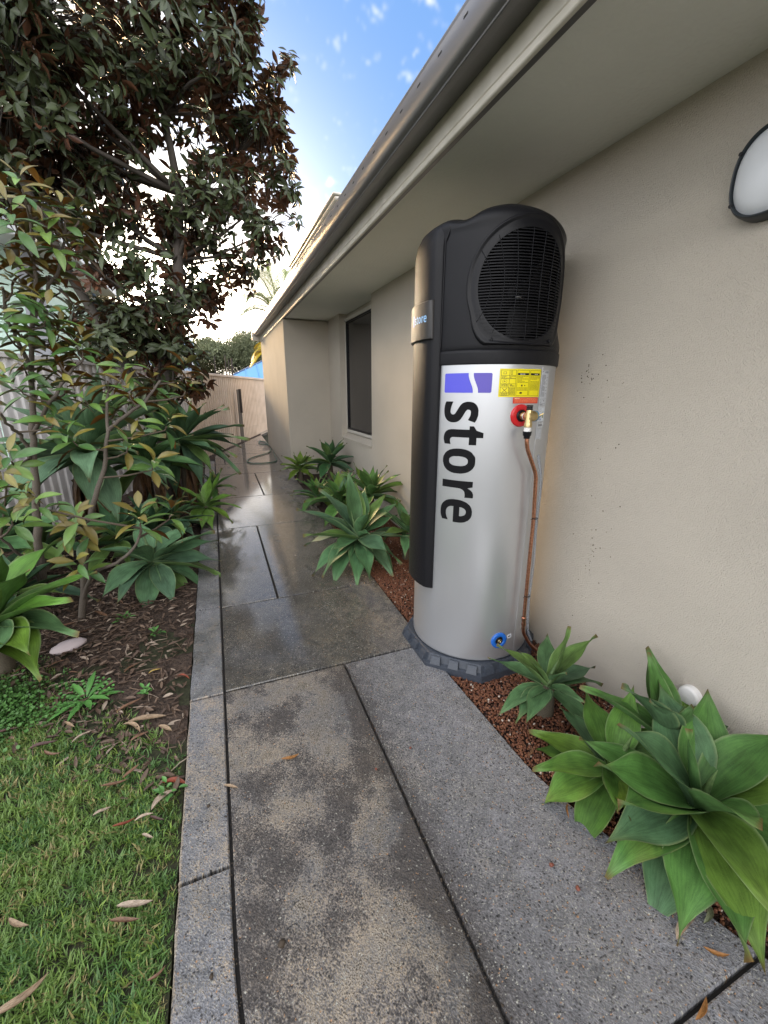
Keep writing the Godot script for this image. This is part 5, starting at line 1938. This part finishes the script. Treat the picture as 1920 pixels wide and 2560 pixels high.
	t = agave("huge tall-stemmed grey agave against the pale fence behind the shrubs", Vector3(-1.03, 1.0, -4.15), [-35, 63, 0.68, -3, 59, 0.68, -68, 51, 0.73, -103, 26, 0.68, -117, 2, 0.68, -105, 11, 0.68, -26, -21, 0.68, 29, -53, 0.68, -152, -32, 0.68, 61, 18, 0.68, 97, 52, 0.71, 145, 55, 0.68, 88, 76, 0.75, 96, 32, 0.77, -114, -13, 0.68, 9, -34, 0.68, 24, 50, 0.54, -60, 15, 0.68, 40, 5, 0.7, -10, 15, 0.68, 70, -25, 0.68, -75, -38, 0.68], 0.235, Color(0.150, 0.265, 0.150), 18, 0.78, "tall_agave")
	skirt(t, 0.82, 0.13, 30)
	t = agave("tall-stemmed green agave between the two largest agaves of the bed", Vector3(-0.72, 0.80, -4.75), [], 0.17, Color(0.110, 0.230, 0.085), 26, 0.64, "tall_agave")
	skirt(t, 0.6, 0.10, 20)
	agave("bright green agave whose leaves poke into the lawn corner", Vector3(-1.164, 0.369, -2.45), [63, 19, 0.50, 59, 0, 0.50, 35, 3, 0.50, 52, 42, 0.50, 47, 58, 0.50, 37, -14, 0.50, 17, 42, 0.50, 20, 3, 0.50, 100, 20, 0.5, 120, 45, 0.5, -20, 20, 0.5, -60, 30, 0.5, 0, -20, 0.45], 0.185, Color(0.12, 0.27, 0.04), 0, 0.50)
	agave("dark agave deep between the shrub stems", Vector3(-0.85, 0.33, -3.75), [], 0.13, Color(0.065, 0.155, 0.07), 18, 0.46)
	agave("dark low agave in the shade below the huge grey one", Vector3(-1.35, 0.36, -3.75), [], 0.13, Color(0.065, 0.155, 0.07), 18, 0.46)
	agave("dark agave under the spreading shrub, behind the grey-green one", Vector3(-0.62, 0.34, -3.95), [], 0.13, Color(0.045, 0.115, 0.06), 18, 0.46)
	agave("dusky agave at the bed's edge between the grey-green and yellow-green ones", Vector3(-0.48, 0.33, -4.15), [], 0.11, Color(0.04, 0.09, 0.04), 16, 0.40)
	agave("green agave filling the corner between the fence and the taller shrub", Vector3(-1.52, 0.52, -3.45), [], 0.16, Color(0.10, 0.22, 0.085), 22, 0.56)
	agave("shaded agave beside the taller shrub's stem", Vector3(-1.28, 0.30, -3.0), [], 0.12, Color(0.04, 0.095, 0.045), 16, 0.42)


func build_hose() -> void:
	var t := thing("garden_hose", "dark green garden hose looped on the wet path near the fence", "hose", Vector3(0.6, gy(-7.8), -7.8))
	var loops := [[0.985, -9.05, 0.97, -9.55, 0.87, -9.734, 0.81, -9.41, 0.92, -9.26, 0.985, -9.2], [0.985, -8.72, 0.90, -8.30, 0.677, -7.998, 0.501, -7.772, 0.427, -7.533, 0.46, -7.359, 0.642, -7.264, 0.844, -7.325, 0.927, -7.47, 0.95, -7.876, 0.985, -8.365]]
	for l in loops:
		var pts := []
		for k in l.size() / 2:
			pts.append(Vector3(l[k * 2] - 0.6, gy(l[k * 2 + 1]) + 0.0115 - gy(-7.8), l[k * 2 + 1] + 7.8))
		var fine := []
		for k in pts.size() - 1:
			for q in 6:
				fine.append(pts[k].cubic_interpolate(pts[k + 1], pts[maxi(k - 1, 0)], pts[mini(k + 2, pts.size() - 1)], q / 6.0))
		fine.append(pts[-1])
		var b := MB.new()
		b.tube(fine, [0.0085], 8)
		put("hose_loop", b.mesh(), M.hose_green, t)


func dry_leaf_mesh(L: float, W: float, curl: float, bend: float, tone: Color) -> ArrayMesh:
	var b := MB.new()
	for f in 2:
		b.grid(4, 9, func(u: float, v: float) -> Vector3:
			var w := W * 0.5 * pow(maxf(0.0, sin(PI * clampf(pow(v, 0.9), 0, 1))), 0.75)
			var a := (u - 0.5) * 2.0
			return Vector3(a * w * cos(curl * a * 0.6) + bend * L * (v - 0.5) * (v - 0.5) * 2.0, 0.004 + absf(a) * w * sin(curl) * 0.8 + 0.06 * L * curl * sin(v * 5.0) + 0.05 * L * absf(v - 0.5) - 0.0012 * f, (v - 0.5) * L), f == 0, false, null,
			func(u: float, v: float) -> Color: return tone * (0.85 + 0.3 * absf(u - 0.5) + 0.15 * sin(v * 20.0)) if absf(u - 0.5) > 0.1 else tone * 1.18)
	return b.mesh()


func build_lawn_and_litter() -> void:
	var r := RandomNumberGenerator.new()
	r.seed = 141
	# grass tufts
	var tufts := []
	for q in 3:
		var b := MB.new()
		for k in 9:
			var a := r.randf() * TAU
			var d := Vector3(sin(a), 0, cos(a))
			var s := Vector3.UP.cross(d)
			var L := r.randf_range(0.022, 0.050)
			var lean := r.randf_range(0.35, 1.3)
			var w := r.randf_range(0.0012, 0.0022)
			var p0 := Vector3(r.randfn() * 0.009, -0.004, r.randfn() * 0.009)
			var p1 := p0 + (Vector3.UP + d * lean * 0.5).normalized() * L * 0.55
			var p2 := p1 + (Vector3.UP * (1.0 - lean * 0.6) + d * lean).normalized() * L * 0.5
			b.col = Color.WHITE * r.randf_range(0.75, 1.15)
			var i0 := b.vert(p0 - s * w)
			var i1 := b.vert(p0 + s * w)
			var i2 := b.vert(p1 - s * w * 0.9)
			var i3 := b.vert(p1 + s * w * 0.9)
			var i4 := b.vert(p2)
			b.tri(i0, i2, i3)
			b.tri(i0, i3, i1)
			b.tri(i2, i4, i3)
		tufts.append(b.mesh())
	var patch := noise(142, 2.2, 3)
	var where := [[], [], []]
	var tint := [[], [], []]
	for k in 36000:
		var z := r.randf_range(-2.75, 0.2)
		var x := r.randf_range(-2.6, -0.262)
		var inside := z - bed_line(x)
		var keep := smoothstep(-0.35, 0.22, inside + 0.18 * patch.get_noise_2d(x * 2.0, z * 2.0))
		if inside < 0.0:
			keep *= 0.5 if x > -1.1 else 0.9
		if r.randf() > keep:
			continue
		if x < -1.6 and r.randf() < 0.5:
			continue
		var n := patch.get_noise_2d(x * 1.5, z * 1.5)
		var c := Color(0.150, 0.245, 0.05).lerp(Color(0.075, 0.170, 0.04), clampf(0.5 + n * 1.6, 0, 1))
		if r.randf() < 0.10:
			c = Color(0.32, 0.27, 0.11)
		elif r.randf() < 0.12 + 0.3 * smoothstep(0.1, 0.5, n):
			c = Color(0.19, 0.28, 0.05)
		var over := 0.0
		var short := 1.0
		if x > -0.275:
			over = 0.008
		if x > -0.30:
			short = 0.6
		where[k % 3].append(Transform3D(Basis(Vector3.UP, r.randf() * TAU).scaled(Vector3.ONE * r.randf_range(0.65, 1.2) * short), Vector3(x - over, gy(z) - 0.034, z)))
		tint[k % 3].append(c * r.randf_range(0.75, 1.25))
	for q in 3:
		tag(scatter("lawn_grass", tufts[q], M.grass, where[q], tint[q]), "short green buffalo grass of the lawn corner beside the path", "grass")
	# bark chips, twigs and leaf scraps
	var chip := MB.new()
	chip.box(Vector3.ZERO, Vector3(0.010, 0.004, 0.034), 0.0015)
	var twig := MB.new()
	twig.tube([Vector3(0, 0, -0.04), Vector3(0.004, 0.003, 0), Vector3(0, 0, 0.045)], [0.0018, 0.0022, 0.0012], 5)
	var scrap := dry_leaf_mesh(0.05, 0.017, 0.5, 0.08, Color.WHITE)
	var meshes := [chip.mesh(), twig.mesh(), scrap]
	where = [[], [], []]
	tint = [[], [], []]
	for k in 11000:
		var z := r.randf_range(-5.6, -1.35)
		var x := maxf(fence_x(z) + 0.05, -2.2) + r.randf() * (-0.27 - maxf(fence_x(z) + 0.05, -2.2))
		if z < -3.4 and r.randf() < 0.55:
			continue
		var inside := bed_line(x) - z
		if r.randf() > smoothstep(-0.30, 0.15, inside):
			continue
		if x > -0.5 and r.randf() < 0.45:
			continue
		var q := 0 if r.randf() < 0.48 else (1 if r.randf() < 0.28 else 2)
		var c := Color(0.11, 0.068, 0.045).lerp(Color(0.28, 0.19, 0.13), r.randf() * r.randf())
		if r.randf() < 0.15:
			c = Color(0.45, 0.36, 0.28)
		var bs := Basis.from_euler(Vector3(r.randfn() * 0.25, r.randf() * TAU, r.randfn() * 0.3)).scaled(Vector3(r.randf_range(0.6, 1.3), 1.0, r.randf_range(0.5, 1.3)))
		where[q].append(Transform3D(bs, Vector3(x, gy(z) - 0.030 + 0.028 * 0.3 + r.randf() * 0.012, z)))
		tint[q].append(c)
	var nm := ["bark_chips", "twigs", "leaf_scraps"]
	for q in 3:
		tag(scatter(nm[q], meshes[q], M.litter, where[q], tint[q]), ["dark bark chips covering the garden bed", "thin dry twigs strewn over the garden bed", "small scraps of dry leaf in the bark bed"][q], "litter")
	# red-brown gravel beside the wall
	var peb := []
	for q in 3:
		var b := MB.new()
		var k0 := noise(150 + q, 60.0, 2)
		b.grid(7, 5, func(u: float, v: float) -> Vector3:
			var d := Vector3(sin(TAU * u) * sin(PI * v), -cos(PI * v), cos(TAU * u) * sin(PI * v))
			var kk := 1.0 + 0.35 * k0.get_noise_3dv(d * 0.02)
			return d * Vector3(0.0075, 0.0055, 0.0065) * kk, false, true)
		peb.append(b.mesh())
	where = [[], [], []]
	tint = [[], [], []]
	for k in 42000:
		var z := r.randf_range(-4.2, -0.2)
		var x := lerpf(edge_x(z) + 0.008, 1.655, r.randf())
		if z > -0.9 and r.randf() < 0.5:
			continue
		var c := Color(0.13, 0.042, 0.020).lerp(Color(0.23, 0.095, 0.045), r.randf())
		if r.randf() < 0.10:
			c = Color(0.07, 0.03, 0.02)
		elif r.randf() < 0.03:
			c = Color(0.5, 0.42, 0.34)
		where[k % 3].append(Transform3D(Basis.from_euler(Vector3(r.randf(), r.randf() * TAU, r.randf())).scaled(Vector3.ONE * r.randf_range(0.4, 0.95)), Vector3(x, gy(z) - 0.024 + r.randf() * 0.014, z)))
		tint[k % 3].append(c)
	for q in 3:
		tag(scatter("gravel", peb[q], M.pebble, where[q], tint[q]), "red-brown pea gravel between the path and the wall", "gravel")
	# loose leaves: x, z, length, tone, label
	var tone := {"tan": Color(0.46, 0.34, 0.22), "pale": Color(0.56, 0.46, 0.36), "br": Color(0.26, 0.145, 0.085), "dk": Color(0.12, 0.055, 0.045), "red": Color(0.34, 0.07, 0.025), "or": Color(0.45, 0.22, 0.07), "yel": Color(0.55, 0.40, 0.10), "gr": Color(0.24, 0.28, 0.17)}
	var list := [
		[-0.60, -0.92, 0.12, "tan", "long curved tan leaf on the lawn, lowest of all the fallen leaves"], [-0.67, -1.11, 0.07, "tan", "narrow tan leaf on the open lawn above the long curved one"],
		[-0.37, -1.04, 0.10, "pale", "pale pointed leaf lying alone on the lawn beside the kerb strip"], [-0.39, -1.01, 0.08, "br", "stalk-like grey leaf crossing under the pale pointed one"],
		[-0.33, -1.37, 0.10, "pale", "broad pale leaf against the kerb strip by green seedlings"], [-0.38, -1.32, 0.06, "pale", "cream spoon-shaped leaf above the glossy red one"],
		[-0.44, -1.31, 0.07, "red", "glossy orange-red leaf lying in the grass"], [-0.34, -1.29, 0.055, "dk", "dark purple leaf beside the cream spoon-shaped one"], [-0.52, -1.39, 0.055, "pale", "small silvery leaf on edge in the grass"],
		[-0.36, -1.24, 0.045, "pale", "slim pale leaf below the dark purple one"], [-0.29, -1.44, 0.09, "red", "wet red-brown leaf leaning on the kerb strip"], [-0.50, -1.49, 0.09, "br", "crumpled brown leaf where the lawn thins"],
		[-0.45, -1.53, 0.07, "br", "folded brown leaf just beyond the crumpled one"], [-0.43, -1.82, 0.16, "tan", "longest arched tan strip of leaf on the bare soil"], [-0.48, -1.79, 0.11, "tan", "straight tan leaf just below the longest arched strip"],
		[-0.35, -1.73, 0.08, "tan", "two-pronged tan leaf near the kerb on bare soil"], [-0.45, -1.72, 0.075, "br", "grey-brown twisted leaf below the tan strips"], [-0.52, -1.93, 0.12, "br", "long brown leaf pointing at the toothed weed"],
		[-0.74, -1.88, 0.075, "tan", "golden-tan oval leaf at the edge of the lawn"], [-0.67, -1.81, 0.10, "pale", "pale torn leaf between lawn and bare soil"], [-0.74, -2.11, 0.07, "br", "smooth pinkish-brown leaf lying on the toothed weed"],
		[-0.85, -2.20, 0.06, "pale", "small cream leaf in the bark beyond the weed"], [-0.81, -1.79, 0.10, "dk", "dark mauve curled leaf on the lawn edge"], [-0.77, -1.73, 0.08, "br", "light brown leaf half under the dark mauve one"],
		[-0.98, -1.93, 0.10, "dk", "big dark brown leaf by the clover patch"], [-0.83, -2.29, 0.06, "br", "upright brown leaf in the bark past the cream one"], [-0.56, -2.23, 0.09, "br", "flat grey-brown leaf on bare dark soil"],
		[-0.44, -2.16, 0.06, "yel", "yellow shrivelled leaf standing on bare soil"], [-0.29, -2.06, 0.08, "red", "rusty leaf wedged against the kerb on bare soil"], [-0.93, -2.41, 0.10, "br", "rust-brown leaf below the pink stone"],
		[-1.06, -2.42, 0.13, "br", "broad brown leaf below the bright green agave"], [-0.89, -2.67, 0.15, "br", "biggest brown leaf just beyond the pink stone"], [-0.82, -2.87, 0.12, "br", "brown leaf at the foot of the thin shrub stem"],
		[-0.75, -3.02, 0.13, "br", "rusty leaf under the grey-green agave"], [-1.00, -2.80, 0.12, "br", "dull brown leaf between the two shrub stems"], [-0.29, -0.85, 0.045, "br", "tiny brown leaf in the grass near the kerb strip"],
		[0.14, -1.37, 0.075, "or", "orange leaf in the middle of the stained slab"], [-0.09, -1.33, 0.06, "tan", "thin tan leaf lying across the long kerb joint"], [1.11, -0.42, 0.11, "pale", "pale strip of bark beside the largest agave"],
		[1.13, -0.345, 0.06, "or", "golden leaf on the slab under the largest agave"], [1.21, -0.41, 0.08, "gr", "curled grey-green dead leaf under the largest agave"], [1.10, -1.05, 0.08, "br", "brown leaf on the gravel edge below the curling agave"],
		[1.04, -0.80, 0.06, "or", "orange-brown leaf under the yellow-green agave at the slab edge"], [1.17, -0.56, 0.07, "tan", "tan leaf in the soil between the two front agaves"], [0.98, -0.29, 0.075, "or", "light orange leaf on the last slab corner"]]
	for l in list:
		var L: float = l[2]
		var t: Color = tone[l[3]] * r.randf_range(0.85, 1.1)
		var on_path: bool = l[0] > -0.26 and l[0] < edge_x(l[1])
		var in_grass: bool = l[1] > bed_line(l[0]) and l[0] < -0.26
		var o := put("dry_leaf", dry_leaf_mesh(L, L * r.randf_range(0.15, 0.27), r.randf_range(0.35, 1.15), r.randf_range(-0.35, 0.45), t), M.dry_leaf)
		o.position = Vector3(l[0], gy(l[1]) + (0.001 if on_path else (0.004 if in_grass else -0.012)), l[1])
		o.rotation = Vector3(r.randfn() * 0.08, r.randf_range(0.7, 2.4), r.randfn() * 0.12)
		tag(o, l[4], "leaf", "loose dry leaves")
	var st := MB.new()
	var sn := noise(151, 1.6, 2)
	st.grid(24, 12, func(u: float, v: float) -> Vector3:
		var d := Vector3(sin(TAU * u) * sin(PI * v), -cos(PI * v), cos(TAU * u) * sin(PI * v))
		return d * Vector3(0.085, 0.03, 0.045) * (1.0 + 0.12 * sn.get_noise_3dv(d)), false, true)
	var so := put("smooth_stone", st.mesh(), M.stone_pink)
	so.position = Vector3(-0.914, gy(-2.545) - 0.002, -2.545)
	so.rotation = Vector3(0.1, 0.35, 0.05)
	tag(so, "smooth pinkish-white oval stone lying in the bark bed", "stone")
	# weeds
	var wd := thing("toothed_weed", "flat rosette weed with long toothed green leaves in the bark", "weed", Vector3(-0.724, gy(-2.062) - 0.02, -2.062))
	for k in 11:
		var b := MB.new()
		var tn := Color(0.075, 0.19, 0.045) * r.randf_range(0.8, 1.2)
		blade_leaf(b, Transform3D(leaf_pose(Vector3.UP, TAU * k / 11.0 + r.randf() * 0.3, r.randf_range(0.12, 0.5)), Vector3.ZERO), r.randf_range(0.09, 0.16), 0.026, tn, tn * 0.8, 0.2, 8)
		for q in 5:
			for s in [-1.0, 1.0]:
				blade_leaf(b, Transform3D(leaf_pose(Vector3.UP, TAU * k / 11.0, 0.3), Vector3.ZERO) * Transform3D(Basis(Vector3.UP, s * 1.1), Vector3(0, 0, 0.03 + 0.02 * q)), 0.018, 0.011, tn, tn * 0.8, 0.1, 3)
		put("leaf", b.mesh(), M.magnolia_leaf, wd)
	var k3 := 0
	for q in [[-0.673, -2.75, "tiny leafy sprig in the bark near the thin shrub stem"], [-0.458, -2.514, "tiny bright sprig on bare soil near the kerb"], [-0.31, -1.40, "green seedling with round leaves against the kerb strip"], [-0.45, -1.98, "small yellow-green grass seedling on bare soil"]]:
		wd = thing("weed_sprig", q[2], "weed", Vector3(q[0], gy(q[1]) - 0.02, q[1]), 0.0, "little weeds in the bed")
		var b := MB.new()
		for k in 12:
			var tn := Color(0.07, 0.17, 0.04) * r.randf_range(0.8, 1.3)
			blade_leaf(b, Transform3D(leaf_pose(Vector3.UP, r.randf() * TAU, r.randf_range(0.1, 1.0)), Vector3(r.randfn() * 0.012, 0.01 + r.randf() * 0.02, r.randfn() * 0.012)), r.randf_range(0.02, 0.045), 0.014, tn, tn * 0.8, 0.2, 4)
		put("leaf_cluster", b.mesh(), M.magnolia_leaf, wd)
		k3 += 1
	# clover at the lawn's far corner
	var cl := MB.new()
	for k in 3:
		blade_leaf(cl, Transform3D(leaf_pose(Vector3.UP, TAU * k / 3.0, 0.15), Vector3(0, 0.03, 0)), 0.010, 0.011, Color.WHITE, Color.WHITE * 0.8, 0.1, 3)
	cl.tube([Vector3(0, -0.01, 0), Vector3(0, 0.03, 0)], [0.0008], 4)
	var cw := []
	var ct := []
	for k in 900:
		var x := -1.12 + 0.12 * r.randfn()
		var z := -2.06 + 0.11 * r.randfn()
		cw.append(Transform3D(Basis.from_euler(Vector3(r.randfn() * 0.3, r.randf() * TAU, r.randfn() * 0.3)).scaled(Vector3.ONE * r.randf_range(0.7, 1.5)), Vector3(x, gy(z) - 0.03, z)))
		ct.append(Color(0.07, 0.17, 0.035) * r.randf_range(0.7, 1.3))
	tag(scatter("clover_patch", cl.mesh(), M.grass, cw, ct), "bright green clover patch where lawn meets the bark bed", "clover")
	# a few stray pebbles and clods on the slabs
	var k4 := 0
	for q in [[0.86, -0.68, 1.1, "red pebble on the speckled slab, upper of a pair"], [0.89, -0.60, 1.1, "red pebble on the speckled slab, lower of a pair"], [-0.17, -1.28, 0.9, "dark seed pod on the kerb strip"], [0.02, -0.80, 1.5, "black clod of dirt on the stained slab"], [0.45, -1.20, 0.8, "red pebble by the middle joint"], [0.62, -1.24, 0.8, "red pebble on the speckled slab past the middle joint"], [-0.16, -0.80, 0.9, "dark nut near the lower end of the kerb strip"]]:
		var o := put("stray_pebble", peb[k4 % 3], M.mud if k4 in [2, 3, 6] else M.gravel_stone)
		o.position = Vector3(q[0], gy(q[1]) + 0.004, q[1])
		o.scale = Vector3.ONE * q[2]
		o.rotation.y = k4 * 1.3
		tag(o, q[3], "pebble", "stray pebbles on the path")
		k4 += 1
